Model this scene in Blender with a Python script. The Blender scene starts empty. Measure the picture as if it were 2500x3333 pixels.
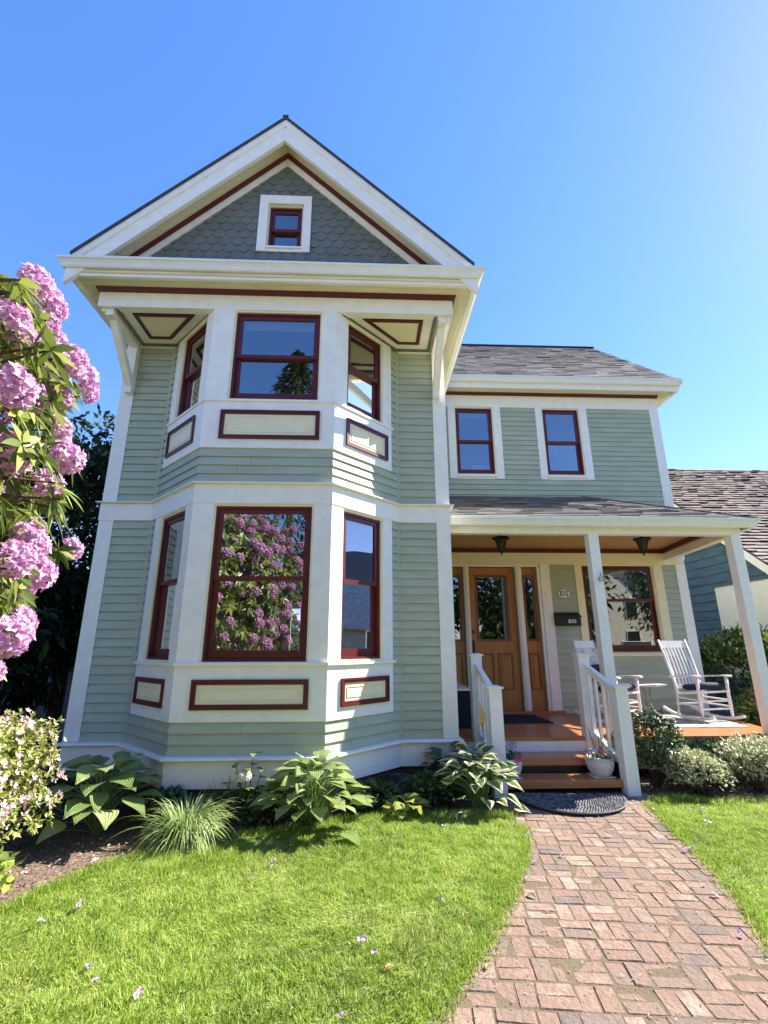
import bpy, math, random
import numpy as np
from mathutils import Vector, Matrix
random.seed(7); np.random.seed(7)
R = math.radians
scn = bpy.context.scene
COL = scn.collection
# ---------------------------------------------------------------- camera
W_, H_ = 768, 1024
cam = bpy.data.cameras.new("camera"); camo = bpy.data.objects.new("camera", cam); COL.objects.link(camo)
cam.sensor_fit = 'VERTICAL'; cam.sensor_height = 36.0
cam.lens = 1551.1/3333.0*36.0
cam.clip_start = 0.02; cam.clip_end = 2000
def cam_axes(pitch=15.794, yaw=2.283, roll=-.119):
    p, y, r = R(pitch), R(yaw), R(roll)
    fw = Vector((math.sin(y)*math.cos(p), math.cos(y)*math.cos(p), math.sin(p)))
    rt = Vector((math.cos(y), -math.sin(y), 0)); up = rt.cross(fw)
    return rt*math.cos(r)+up*math.sin(r), -rt*math.sin(r)+up*math.cos(r), fw
rt, up, fw = cam_axes()
CAM = Vector((3.301, -5.931, 1.55))
M = Matrix((rt, up, -fw)).transposed().to_4x4(); M.translation = CAM
camo.matrix_world = M
scn.camera = camo
# ---------------------------------------------------------------- sky and sun
SUN = Vector((3.29, 1.08, 3.02)).normalized()
world = bpy.data.worlds.new("World"); scn.world = world; world.use_nodes = True
wt = world.node_tree; wt.nodes.clear()
sky = wt.nodes.new('ShaderNodeTexSky'); sky.sky_type = 'NISHITA'; sky.sun_disc = False
sky.sun_elevation = math.asin(SUN.z); sky.sun_rotation = math.atan2(SUN.x, SUN.y)
sky.air_density = 0.85; sky.dust_density = 0.12; sky.ozone_density = 4.0; sky.altitude = 0
bg = wt.nodes.new('ShaderNodeBackground'); bg.inputs[1].default_value = 0.15
wo = wt.nodes.new('ShaderNodeOutputWorld')
hs = wt.nodes.new('ShaderNodeHueSaturation'); hs.inputs['Saturation'].default_value = 1.36; gm = wt.nodes.new('ShaderNodeGamma'); gm.inputs[1].default_value = 0.76; wt.links.new(sky.outputs[0], gm.inputs[0]); wt.links.new(gm.outputs[0], hs.inputs['Color'])
tn = wt.nodes.new('ShaderNodeMix'); tn.data_type = 'RGBA'; tn.blend_type = 'MULTIPLY'; tn.inputs[0].default_value = 1; tn.inputs[7].default_value = (1.12, .88, 1.02, 1)
wt.links.new(hs.outputs[0], tn.inputs[6]); wt.links.new(tn.outputs[2], bg.inputs[0]); wt.links.new(bg.outputs[0], wo.inputs[0])
sl = bpy.data.lights.new("sun", 'SUN'); sl.energy = 4.5; sl.angle = R(0.5); sl.color = (1.0, .93, .82)
so = bpy.data.objects.new("sun", sl); COL.objects.link(so)
so.rotation_euler = SUN.to_track_quat('Z', 'Y').to_euler(); so.location = (30, 12, 30)
scn.view_settings.view_transform = 'Standard'; scn.view_settings.look = 'None'
scn.view_settings.exposure = 1.85; scn.view_settings.gamma = 1
scn.cycles.use_denoising = True
scn.cycles.max_bounces = 8; scn.cycles.transparent_max_bounces = 12
scn.render.film_transparent = False
# ---------------------------------------------------------------- materials
def newmat(name):
    m = bpy.data.materials.new(name); m.use_nodes = True
    nt = m.node_tree; b = nt.nodes['Principled BSDF']; return m, nt, b
def N(nt, t, **k):
    n = nt.nodes.new(t)
    for a, v in k.items(): setattr(n, a, v)
    return n
def ramp(nt, fac, stops):
    r = N(nt, 'ShaderNodeValToRGB'); e = r.color_ramp.elements
    while len(e) < len(stops): e.new(.5)
    for q, (p, c) in zip(e, stops): q.position = p; q.color = (*c, 1)
    nt.links.new(fac, r.inputs[0]); return r.outputs[0]
def paint(name, col, rough=.45, var=.06, bump=.12, scale=9, stretch=(1, 1, 1), bscale=60, spec=.4):
    m, nt, b = newmat(name)
    tc = N(nt, 'ShaderNodeTexCoord'); mp = N(nt, 'ShaderNodeMapping'); mp.inputs['Scale'].default_value = stretch
    nt.links.new(tc.outputs['Object'], mp.inputs[0])
    n1 = N(nt, 'ShaderNodeTexNoise'); n1.inputs['Scale'].default_value = scale; n1.inputs['Detail'].default_value = 5
    nt.links.new(mp.outputs[0], n1.inputs[0])
    lo = [max(0, c*(1-var*1.6)) for c in col]; hi = [min(1, c*(1+var)) for c in col]
    nt.links.new(ramp(nt, n1.outputs[0], [(.3, lo), (.7, hi)]), b.inputs['Base Color'])
    n2 = N(nt, 'ShaderNodeTexNoise'); n2.inputs['Scale'].default_value = bscale; n2.inputs['Detail'].default_value = 3
    nt.links.new(mp.outputs[0], n2.inputs[0])
    bp = N(nt, 'ShaderNodeBump'); bp.inputs['Strength'].default_value = bump; bp.inputs['Distance'].default_value = .01
    nt.links.new(n2.outputs[0], bp.inputs['Height']); nt.links.new(bp.outputs[0], b.inputs['Normal'])
    b.inputs['Roughness'].default_value = rough; b.inputs['Specular IOR Level'].default_value = spec
    return m
def attrmat(name, stops, rough=.8, bump=.4, bscale=70, nmix=.35, nscale=14, attr='rnd', spec=.3):
    """colour picked per piece by the 'rnd' attribute, mottled by noise"""
    m, nt, b = newmat(name)
    at = N(nt, 'ShaderNodeAttribute', attribute_name=attr)
    tc = N(nt, 'ShaderNodeTexCoord')
    n1 = N(nt, 'ShaderNodeTexNoise'); n1.inputs['Scale'].default_value = nscale; n1.inputs['Detail'].default_value = 6
    nt.links.new(tc.outputs['Object'], n1.inputs[0])
    ad = N(nt, 'ShaderNodeMath', operation='MULTIPLY_ADD'); ad.inputs[1].default_value = nmix
    nt.links.new(n1.outputs[0], ad.inputs[0])
    sb = N(nt, 'ShaderNodeMath', operation='SUBTRACT'); sb.inputs[1].default_value = nmix*.5
    nt.links.new(at.outputs['Fac'], sb.inputs[0]); nt.links.new(sb.outputs[0], ad.inputs[2])
    nt.links.new(ramp(nt, ad.outputs[0], stops), b.inputs['Base Color'])
    n2 = N(nt, 'ShaderNodeTexNoise'); n2.inputs['Scale'].default_value = bscale; n2.inputs['Detail'].default_value = 6
    nt.links.new(tc.outputs['Object'], n2.inputs[0])
    bp = N(nt, 'ShaderNodeBump'); bp.inputs['Strength'].default_value = bump; bp.inputs['Distance'].default_value = .01
    nt.links.new(n2.outputs[0], bp.inputs['Height']); nt.links.new(bp.outputs[0], b.inputs['Normal'])
    b.inputs['Roughness'].default_value = rough; b.inputs['Specular IOR Level'].default_value = spec
    return m
def wood(name, c1, c2, axis=0, rough=.35, scale=6, line=None, spec=.5):
    m, nt, b = newmat(name)
    tc = N(nt, 'ShaderNodeTexCoord'); mp = N(nt, 'ShaderNodeMapping')
    s = [22, 22, 22]; s[axis] = 1.2; mp.inputs['Scale'].default_value = s
    nt.links.new(tc.outputs['Object'], mp.inputs[0])
    n1 = N(nt, 'ShaderNodeTexNoise'); n1.inputs['Scale'].default_value = 1.6; n1.inputs['Detail'].default_value = 8; n1.inputs['Distortion'].default_value = .6
    nt.links.new(mp.outputs[0], n1.inputs[0])
    col = ramp(nt, n1.outputs[0], [(.3, c1), (.7, c2)])
    bp = N(nt, 'ShaderNodeBump'); bp.inputs['Strength'].default_value = .15; bp.inputs['Distance'].default_value = .004
    nt.links.new(n1.outputs[0], bp.inputs['Height'])
    nt.links.new(col, b.inputs['Base Color']); nt.links.new(bp.outputs[0], b.inputs['Normal'])
    b.inputs['Roughness'].default_value = rough; b.inputs['Specular IOR Level'].default_value = spec
    return m
def leafmat(name, stops, trans=.35, rough=.45, gloss=.5, edge=None, ribs=0, edge_at=.62, tcol=None):
    m, nt, b = newmat(name)
    at = N(nt, 'ShaderNodeAttribute', attribute_name='rnd')
    col = ramp(nt, at.outputs['Fac'], stops)
    uv = N(nt, 'ShaderNodeUVMap'); sp = N(nt, 'ShaderNodeSeparateXYZ'); nt.links.new(uv.outputs[0], sp.inputs[0])
    if edge:
        a = N(nt, 'ShaderNodeMath', operation='SUBTRACT'); a.inputs[1].default_value = .5; nt.links.new(sp.outputs[0], a.inputs[0])
        ab = N(nt, 'ShaderNodeMath', operation='ABSOLUTE'); nt.links.new(a.outputs[0], ab.inputs[0])
        no = N(nt, 'ShaderNodeTexNoise'); no.inputs['Scale'].default_value = 7
        nt.links.new(uv.outputs[0], no.inputs[0])
        ma = N(nt, 'ShaderNodeMath', operation='MULTIPLY_ADD'); ma.inputs[1].default_value = .14; nt.links.new(no.outputs[0], ma.inputs[0]); nt.links.new(ab.outputs[0], ma.inputs[2])
        gt = N(nt, 'ShaderNodeMath', operation='GREATER_THAN'); gt.inputs[1].default_value = edge_at*.5+.07; nt.links.new(ma.outputs[0], gt.inputs[0])
        mx = N(nt, 'ShaderNodeMix', data_type='RGBA'); nt.links.new(gt.outputs[0], mx.inputs[0]); nt.links.new(col, mx.inputs[6]); mx.inputs[7].default_value = (*edge, 1)
        col = mx.outputs[2]
    nt.links.new(col, b.inputs['Base Color'])
    b.inputs['Roughness'].default_value = rough; b.inputs['Specular IOR Level'].default_value = gloss
    tr = N(nt, 'ShaderNodeBsdfTranslucent')
    if tcol:
        mx2 = N(nt, 'ShaderNodeMix', data_type='RGBA'); mx2.inputs[0].default_value = .6
        nt.links.new(col, mx2.inputs[6]); mx2.inputs[7].default_value = (*tcol, 1); nt.links.new(mx2.outputs[2], tr.inputs[0])
    else: nt.links.new(col, tr.inputs[0])
    if ribs:
        mu = N(nt, 'ShaderNodeMath', operation='MULTIPLY'); mu.inputs[1].default_value = ribs*6.283; nt.links.new(sp.outputs[0], mu.inputs[0])
        si = N(nt, 'ShaderNodeMath', operation='SINE'); nt.links.new(mu.outputs[0], si.inputs[0])
        bp = N(nt, 'ShaderNodeBump'); bp.inputs['Strength'].default_value = .7; bp.inputs['Distance'].default_value = .004
        nt.links.new(si.outputs[0], bp.inputs['Height']); nt.links.new(bp.outputs[0], b.inputs['Normal'])
    ms = N(nt, 'ShaderNodeMixShader'); ms.inputs[0].default_value = trans
    nt.links.new(b.outputs[0], ms.inputs[1]); nt.links.new(tr.outputs[0], ms.inputs[2])
    nt.links.new(ms.outputs[0], nt.nodes['Material Output'].inputs[0])
    return m
def glassmat(name, base=.16, tint=(.62, .66, .66)):
    m, nt, b = newmat(name); nt.nodes.remove(b)
    fr = N(nt, 'ShaderNodeFresnel'); fr.inputs[0].default_value = 1.6
    ma = N(nt, 'ShaderNodeMath', operation='MULTIPLY_ADD', use_clamp=True); ma.inputs[1].default_value = 1.3; ma.inputs[2].default_value = base
    nt.links.new(fr.outputs[0], ma.inputs[0])
    tr = N(nt, 'ShaderNodeBsdfTransparent'); tr.inputs[0].default_value = (*tint, 1)
    gl = N(nt, 'ShaderNodeBsdfGlossy'); gl.inputs['Roughness'].default_value = .004; gl.inputs[0].default_value = (.95, .97, 1, 1)
    tc = N(nt, 'ShaderNodeTexCoord'); no = N(nt, 'ShaderNodeTexNoise'); no.inputs['Scale'].default_value = 1.7; no.inputs['Detail'].default_value = 0
    nt.links.new(tc.outputs['Object'], no.inputs[0])
    bp = N(nt, 'ShaderNodeBump'); bp.inputs['Strength'].default_value = .25; bp.inputs['Distance'].default_value = .01
    nt.links.new(no.outputs[0], bp.inputs['Height']); nt.links.new(bp.outputs[0], gl.inputs['Normal'])
    ms = N(nt, 'ShaderNodeMixShader'); nt.links.new(ma.outputs[0], ms.inputs[0])
    nt.links.new(tr.outputs[0], ms.inputs[1]); nt.links.new(gl.outputs[0], ms.inputs[2])
    nt.links.new(ms.outputs[0], nt.nodes['Material Output'].inputs[0]); return m
def brickmat(name, c1, c2, mortar, scale=1, bw=.21, bh=.07, ax='XZ'):
    m, nt, b = newmat(name)
    tc = N(nt, 'ShaderNodeTexCoord'); sp = N(nt, 'ShaderNodeSeparateXYZ'); cb = N(nt, 'ShaderNodeCombineXYZ')
    nt.links.new(tc.outputs['Object'], sp.inputs[0]); nt.links.new(sp.outputs[ax[0]], cb.inputs[0]); nt.links.new(sp.outputs[ax[1]], cb.inputs[1])
    br = N(nt, 'ShaderNodeTexBrick'); br.inputs['Scale'].default_value = scale; br.inputs['Brick Width'].default_value = bw; br.inputs['Row Height'].default_value = bh
    br.inputs['Mortar Size'].default_value = .008; br.inputs['Color1'].default_value = (*c1, 1); br.inputs['Color2'].default_value = (*c2, 1); br.inputs['Mortar'].default_value = (*mortar, 1)
    nt.links.new(cb.outputs[0], br.inputs[0]); nt.links.new(br.outputs[0], b.inputs['Base Color'])
    bp = N(nt, 'ShaderNodeBump'); bp.invert = True; bp.inputs['Strength'].default_value = .6; bp.inputs['Distance'].default_value = .01
    nt.links.new(br.outputs[1], bp.inputs['Height']); nt.links.new(bp.outputs[0], b.inputs['Normal'])
    b.inputs['Roughness'].default_value = .9; return m
def beadmat(name, col, axis, pitch=.045, rough=.5, dark=.75, depth=.5):
    """narrow beaded boards: dark grooves every `pitch` metres along an axis"""
    m, nt, b = newmat(name)
    tc = N(nt, 'ShaderNodeTexCoord'); sp = N(nt, 'ShaderNodeSeparateXYZ'); nt.links.new(tc.outputs['Object'], sp.inputs[0])
    mu = N(nt, 'ShaderNodeMath', operation='DIVIDE'); mu.inputs[1].default_value = pitch; nt.links.new(sp.outputs[axis], mu.inputs[0])
    fr = N(nt, 'ShaderNodeMath', operation='FRACT'); nt.links.new(mu.outputs[0], fr.inputs[0])
    gt = ramp(nt, fr.outputs[0], [(0, (0, 0, 0)), (.12, (1, 1, 1))])
    fl = N(nt, 'ShaderNodeMath', operation='FLOOR'); nt.links.new(mu.outputs[0], fl.inputs[0])
    wn = N(nt, 'ShaderNodeTexWhiteNoise', noise_dimensions='1D'); nt.links.new(fl.outputs[0], wn.inputs['W'])
    c = ramp(nt, wn.outputs[0], [(0, [x*dark for x in col]), (1, col)])
    mp = N(nt, 'ShaderNodeMapping'); s = [3, 3, 3]; s['YX'.find(axis) if axis in 'YX' else 2] = 3; mp.inputs['Scale'].default_value = (1.5, 30, 30) if axis == 'Y' else (30, 1.5, 30)
    nt.links.new(tc.outputs['Object'], mp.inputs[0]); no = N(nt, 'ShaderNodeTexNoise'); no.inputs['Scale'].default_value = 1.5; no.inputs['Detail'].default_value = 6
    nt.links.new(mp.outputs[0], no.inputs[0])
    mx0 = N(nt, 'ShaderNodeMix', data_type='RGBA', blend_type='MULTIPLY'); mx0.inputs[0].default_value = .5
    nt.links.new(c, mx0.inputs[6]); nt.links.new(ramp(nt, no.outputs[0], [(.3, (.55, .5, .45)), (.7, (1, 1, 1))]), mx0.inputs[7])
    nt.links.new(mx0.outputs[2], b.inputs['Base Color'])
    bp = N(nt, 'ShaderNodeBump'); bp.inputs['Strength'].default_value = depth; bp.inputs['Distance'].default_value = .006
    nt.links.new(gt, bp.inputs['Height']); nt.links.new(bp.outputs[0], b.inputs['Normal'])
    b.inputs['Roughness'].default_value = rough; return m

WHITE = paint('white_trim_paint', (.89, .85, .76), .4, .035, .05)
CREAM = paint('cream_paint', (.84, .76, .50), .5, .03, .06)
SOFF = beadmat('cream_beadboard', (.86, .79, .54), 'Y', .045, .5, .95, .3)
SAGE = paint('sage_clapboard_paint', (.425, .46, .335), .5, .07, .12, 2.2, (1, 1, 5))
SAGE2 = paint('grey_green_shingle_paint', (.155, .165, .14), .55, .10, .15, 5)
OLIVE = paint('olive_trim_paint', (.14, .15, .10), .5, .05)
MAROON = paint('maroon_paint', (.105, .014, .014), .35, .06, .06)
GUTTER = paint('white_gutter_metal', (.80, .80, .76), .3, .03, .03, spec=.6)
CEDAR = beadmat('cedar_ceiling_boards', (.52, .27, .115), 'Y', .06, .35, .8, .3)
DOORW = wood('varnished_fir', (.38, .145, .035), (.52, .22, .06), 2, .3)
DECK = wood('stained_deck_wood', (.40, .135, .045), (.52, .21, .085), 0, .3)
ROOF = attrmat('roof_shingle', [(0, (.175, .162, .150)), (.5, (.215, .200, .186)), (1, (.262, .245, .228))], .95, .5, 120, .3, 8)
ROOFN = attrmat('weathered_roof_shingle', [(0, (.17, .125, .11)), (.5, (.225, .17, .15)), (1, (.275, .215, .19))], .95, .6, 90, .4, 5)
ROOFD = paint('roof_edge', (.06, .06, .07), .9, .2, .3, 30)
GLASS = glassmat('window_glass', .22, (.58, .62, .62))
DGLASS = glassmat('door_glass', .14, (.35, .36, .36))
DARKIN = paint('interior_plaster', (.42, .39, .36), .9, .1)
BLUE = paint('blue_shake_paint', (.062, .118, .165), .6, .18, .25, 2.2, (1, 1, 5), 30)
BLACKM = paint('black_metal', (.012, .012, .013), .35, .1)
NAVY = paint('navy_fabric', (.012, .018, .04), .9, .2, .5, 30, bscale=300)
BRICKF = brickmat('foundation_brick', (.16, .07, .05), (.10, .05, .04), (.12, .11, .10))
CHAIRW = paint('white_chair_paint', (.82, .80, .78), .4, .03, .05)
BLIND = paint('white_blind', (.75, .75, .74), .7, .03, .1, bscale=15)
BRASS = paint('aged_brass', (.08, .05, .03), .35, .2)
STEM = paint('stem_bark', (.09, .06, .04), .9, .3, .5, 20)
BARK = paint('tree_bark', (.07, .055, .045), .95, .3, .8, 12)

# ---------------------------------------------------------------- object helpers
def link(o, parent=None):
    COL.objects.link(o)
    if parent: o.parent = parent
    return o
def tag(o, label=None, cat=None, group=None, kind=None):
    if label: o['label'] = label
    if cat: o['category'] = cat
    if group: o['group'] = group
    if kind: o['kind'] = kind
    return o
def empty(name, loc=(0, 0, 0), rz=0, label=None, cat=None, group=None):
    o = bpy.data.objects.new(name, None); o.empty_display_size = .1; COL.objects.link(o)
    o.location = loc; o.rotation_euler = (0, 0, rz); return tag(o, label, cat, group)
class MB:
    def __init__(s): s.v = []; s.f = []; s.r = []; s.cur = .5
    def poly(s, pts, faces):
        b = len(s.v); s.v += [tuple(p) for p in pts]
        for f in faces: s.f.append([b+i for i in f]); s.r.append(s.cur)
    def hexa(s, p):  # 0-3 bottom loop, 4-7 top loop
        s.poly(p, [(3, 2, 1, 0), (4, 5, 6, 7), (0, 1, 5, 4), (1, 2, 6, 5), (2, 3, 7, 6), (3, 0, 4, 7)])
    def box(s, x0, x1, y0, y1, z0, z1):
        s.hexa([(x0, y0, z0), (x1, y0, z0), (x1, y1, z0), (x0, y1, z0), (x0, y0, z1), (x1, y0, z1), (x1, y1, z1), (x0, y1, z1)])
    def prism(s, a, b):  # two matching loops
        n = len(a); s.poly(list(a)+list(b), [tuple(range(n))[::-1], tuple(range(n, 2*n))]+[(i, (i+1) % n, n+(i+1) % n, n+i) for i in range(n)])
    def beam(s, p, q, w, h, upv=(0, 0, 1), w2=None, h2=None):
        p, q = Vector(p), Vector(q); d = (q-p).normalized(); sd = d.cross(Vector(upv))
        if sd.length < 1e-4: sd = d.cross(Vector((1, 0, 0)))
        sd.normalize(); u = sd.cross(d).normalized(); w2 = w2 or w; h2 = h2 or h
        A = [p+sd*a*w/2+u*b*h/2 for a, b in ((-1, -1), (1, -1), (1, 1), (-1, 1))]
        B = [q+sd*a*w2/2+u*b*h2/2 for a, b in ((-1, -1), (1, -1), (1, 1), (-1, 1))]
        s.prism(A, B)
    def tube(s, pts, rad, n=8, cap=True):
        pts = [Vector(p) for p in pts]; rs = rad if isinstance(rad, (list, tuple)) else [rad]*len(pts)
        b = len(s.v); ref = Vector((0, 0, 1))
        for i, p in enumerate(pts):
            d = (pts[min(i+1, len(pts)-1)]-pts[max(i-1, 0)]).normalized()
            a = d.cross(ref)
            if a.length < .05: a = d.cross(Vector((1, 0, 0)))
            a.normalize(); c = a.cross(d)
            for k in range(n):
                t = 2*math.pi*k/n; s.v.append(tuple(p+(a*math.cos(t)+c*math.sin(t))*rs[i]))
        for i in range(len(pts)-1):
            for k in range(n):
                s.f.append([b+i*n+k, b+i*n+(k+1) % n, b+(i+1)*n+(k+1) % n, b+(i+1)*n+k]); s.r.append(s.cur)
        if cap:
            s.f.append([b+k for k in range(n)][::-1]); s.r.append(s.cur)
            e = b+(len(pts)-1)*n; s.f.append([e+k for k in range(n)]); s.r.append(s.cur)
    def lathe(s, prof, c=(0, 0, 0), n=28, sq=0):
        b = len(s.v)
        for r, z in prof:
            for k in range(n):
                t = 2*math.pi*k/n; rr = r
                if sq: rr = r*(1+sq*(1/max(abs(math.cos(t)), abs(math.sin(t)))-1))
                s.v.append((c[0]+rr*math.cos(t), c[1]+rr*math.sin(t), c[2]+z))
        for i in range(len(prof)-1):
            for k in range(n):
                s.f.append([b+i*n+k, b+i*n+(k+1) % n, b+(i+1)*n+(k+1) % n, b+(i+1)*n+k]); s.r.append(s.cur)
    def build(s, name, mat, parent=None, smooth=False, bevel=0, tform=None):
        me = bpy.data.meshes.new(name); me.from_pydata(s.v, [], s.f); me.validate()
        if len(s.r) == len(me.polygons):
            a = me.attributes.new('rnd', 'FLOAT', 'FACE'); a.data.foreach_set('value', s.r)
        me.materials.append(mat)
        if smooth: me.polygons.foreach_set('use_smooth', [True]*len(me.polygons))
        o = bpy.data.objects.new(name, me); link(o, parent)
        import bmesh
        bm = bmesh.new(); bm.from_mesh(me); bmesh.ops.recalc_face_normals(bm, faces=bm.faces); bm.to_mesh(me); bm.free()
        if bevel:
            md = o.modifiers.new('bevel', 'BEVEL'); md.width = bevel; md.segments = 2; md.limit_method = 'ANGLE'; md.angle_limit = R(40)
        return o
class Fr:
    """a wall face: u runs along it, o points out of it, z up"""
    def __init__(s, a, b):
        s.a = Vector((*a, 0)); d = Vector((b[0]-a[0], b[1]-a[1], 0)); s.L = d.length; s.u = d.normalized(); s.n = Vector((s.u.y, -s.u.x, 0))
    def P(s, u, o, z): p = s.a+s.u*u+s.n*o; return (p.x, p.y, z)
def strip(mb, F, u0, u1, prof, m0=0, m1=0):
    mb.prism([F.P(u0-m0*o, o, z) for o, z in prof], [F.P(u1+m1*o, o, z) for o, z in prof])
def fbox(mb, F, u0, u1, o0, o1, z0, z1, m0=0, m1=0):
    strip(mb, F, u0, u1, [(o0, z0), (o1, z0), (o1, z1), (o0, z1)], m0, m1)
def cut(u0, u1, z0, z1, holes):
    """intervals of [u0,u1] left free by holes that cross z0..z1"""
    iv = [(u0, u1)]
    for (a, b, c, d) in holes:
        if d <= z0+1e-4 or c >= z1-1e-4: continue
        nv = []
        for p, q in iv:
            if b <= p or a >= q: nv.append((p, q)); continue
            if a > p+.002: nv.append((p, a))
            if b < q-.002: nv.append((b, q))
        iv = nv
    return iv
def claps(mb, F, u0, u1, z0, z1, holes=(), ex=.1035, m0=0, m1=0):
    n = max(1, round((z1-z0)/ex)); e = (z1-z0)/n
    for i in range(n):
        a, b = z0+i*e, z0+(i+1)*e
        for p, q in cut(u0, u1, a, b, holes):
            if q-p > 1.0 and random.random() < .45:
                jn = random.uniform(p+.3, q-.3); pf_ = [(.002, a), (.029, a), (.029, a+.005), (.009, b-.001), (.002, b-.001)]
                strip(mb, F, p, jn-.0015, pf_, m0 if p == u0 else 0, 0); strip(mb, F, jn+.0015, q, pf_, 0, m1 if q == u1 else 0); continue
            strip(mb, F, p, q, [(.002, a), (.029, a), (.029, a+.005), (.009, b-.001), (.002, b-.001)], m0 if p == u0 else 0, m1 if q == u1 else 0)
def sheath(mb, F, u0, u1, z0, z1, holes=(), t=.12):
    zs = sorted({z0, z1, *[h[2] for h in holes], *[h[3] for h in holes]})
    zs = [z for z in zs if z0 <= z <= z1]
    for a, b in zip(zs[:-1], zs[1:]):
        for p, q in cut(u0, u1, a, b, holes): fbox(mb, F, p, q, -t, 0, a, b)
# numpy mesh with per-vertex 'rnd' and optional uv
def npmesh(name, V, Fc, mat, parent=None, rnd=None, uv=None, smooth=True):
    V = np.asarray(V, np.float32).reshape(-1, 3); Fc = np.asarray(Fc, np.int32); k = Fc.shape[1]; n = len(Fc)
    me = bpy.data.meshes.new(name)
    me.vertices.add(len(V)); me.vertices.foreach_set('co', V.ravel())
    me.loops.add(n*k); me.loops.foreach_set('vertex_index', Fc.ravel())
    me.polygons.add(n); me.polygons.foreach_set('loop_start', np.arange(0, n*k, k, dtype=np.int32))
    me.update(calc_edges=True)
    if smooth: me.polygons.foreach_set('use_smooth', np.ones(n, bool))
    if rnd is not None:
        a = me.attributes.new('rnd', 'FLOAT', 'POINT'); a.data.foreach_set('value', np.asarray(rnd, np.float32).ravel())
    if uv is not None:
        ul = me.uv_layers.new(name='UVMap'); ul.data.foreach_set('uv', np.asarray(uv, np.float32).reshape(-1, 2)[Fc.ravel()].ravel())
    me.materials.append(mat); me.validate()
    o = bpy.data.objects.new(name, me); link(o, parent); return o
def nrm(a): return a/np.maximum(np.linalg.norm(a, axis=-1, keepdims=True), 1e-9)
def leafdata(B, D, Nn, L, W, rows=4, droop=.3, fold=.2, shape='lance', cols=3, rnd=None, wave=0):
    B = np.asarray(B, float); n = len(B); D = nrm(np.asarray(D, float)); Nn = np.asarray(Nn, float)
    S = nrm(np.cross(D, Nn)); U = np.cross(S, D)
    L = np.broadcast_to(np.asarray(L, float), (n,)); W = np.broadcast_to(np.asarray(W, float), (n,))
    t = np.linspace(0, 1, rows); v = np.linspace(-1, 1, cols)
    pr = {'lance': np.sin(math.pi*t**.85), 'ovate': np.sin(math.pi*t**.62), 'heart': np.sin(math.pi*t**.5)**.85, 'blade': (1-t**1.6)}[shape]
    pr = np.maximum(pr, .03); 
    if shape != 'blade': pr[-1] = .03; pr[0] = .08
    dr = np.broadcast_to(np.asarray(droop, float), (n,))
    P = B[:, None, None, :]+D[:, None, None, :]*(L[:, None]*t)[:, :, None, None]
    hw = (W[:, None]*pr[None, :])[:, :, None]*.5*v[None, None, :]
    P = P+S[:, None, None, :]*hw[..., None]
    lift = fold*np.abs(hw)
    if wave: lift = lift+wave*W[:, None, None]*np.sin(t*9+np.random.rand(n, 1)*6)[:, :, None]*np.abs(v)[None, None, :]*np.sign(v)[None, None, :]
    P = P+U[:, None, None, :]*lift[..., None]
    P[..., 2] -= (dr*L)[:, None, None]*(t**2)[None, :, None]
    V = P.reshape(-1, 3)
    idx = np.arange(rows*cols).reshape(rows, cols)
    q = np.stack([idx[:-1, :-1], idx[:-1, 1:], idx[1:, 1:], idx[1:, :-1]], -1).reshape(-1, 4)
    Fc = (q[None]+(np.arange(n)*rows*cols)[:, None, None]).reshape(-1, 4)
    r = np.random.rand(n) if rnd is None else np.asarray(rnd)
    uu = np.broadcast_to(np.stack([np.broadcast_to((v*.5+.5)[None, :], (rows, cols)), np.broadcast_to(t[:, None], (rows, cols))], -1)[None], (n, rows, cols, 2))
    return V, Fc, np.repeat(r, rows*cols), uu.reshape(-1, 2)
def leaves(name, mat, parent, *a, **k):
    V, Fc, r, uv = leafdata(*a, **k); return npmesh(name, V, Fc, mat, parent, r, uv)
def rdir(n):
    return nrm(np.random.normal(size=(n, 3)))
def to_px(P):
    """where a point falls in the photograph (used only to keep branches clear of the view)"""
    d = np.asarray(P, float)-np.array(CAM); a = d@np.array(rt); b = d@np.array(up); c = d@np.array(fw)
    c2 = np.where(c > .05, c, .05)
    return np.where(c > .05, 1250+1551.1*a/c2, -9999), np.where(c > .05, 1666.5-1551.1*b/c2, -9999)
# ================================================================ THE HOUSE
house = empty('victorian_house', (2.2, 0, 0), 0, 'two-storey sage green Victorian house with white trim, maroon sashes and gabled bay', 'house')
HP = house
def hb(mb, name, mat, parent=None, **k):
    """link a part of the house (coordinates stay in world metres)"""
    o = mb.build(name, mat, parent or house, **k)
    o.matrix_parent_inverse = Matrix.Translation((-2.2, 0, 0)) if (parent is None or parent is house) else Matrix()
    return o
W1 = 4.356
pts = [(0, 0), (.629, 0), (1.416, -.8), (2.913, -.8), (3.712, 0), (W1, 0)]
FL, BL, BF, BR, FRt = [Fr(a, b) for a, b in zip(pts[:-1], pts[1:])]
T = .414
faces = [(FL, 0, -T), (BL, -T, T), (BF, T, T), (BR, T, -T), (FRt, -T, 0)]
LB = BL.L; RB = BR.L
# openings: u0,u1,z0,z1
hBF = [(.237, 1.289, 1.405, 3.053), (.262, 1.298, 4.375, 5.577)]
hBL = [(LB-.80, LB-.18, 1.42, 3.045), (LB-.80, LB-.19, 4.38, 5.56)]
hBR = [(.18, .80, 1.42, 3.045), (.195, .805, 4.38, 5.56)]
SL = Fr((0, 8), (0, 0)); SR = Fr((W1, 0), (W1, 2.59))
WF = Fr((W1, 2.59), (9.144, 2.59)); WS = Fr((9.144, 2.59), (9.144, 8)); WX = W1
# ---- brick foundation
m = MB()
for F, a, b in faces+[(SL, 0, 0), (SR, 0, 0)]: strip(m, F, 0, F.L, [(-.20, -.05), (-.02, -.05), (-.02, .30), (-.20, .30)], a, b)
hb(m, 'brick_foundation', BRICKF)
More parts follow.
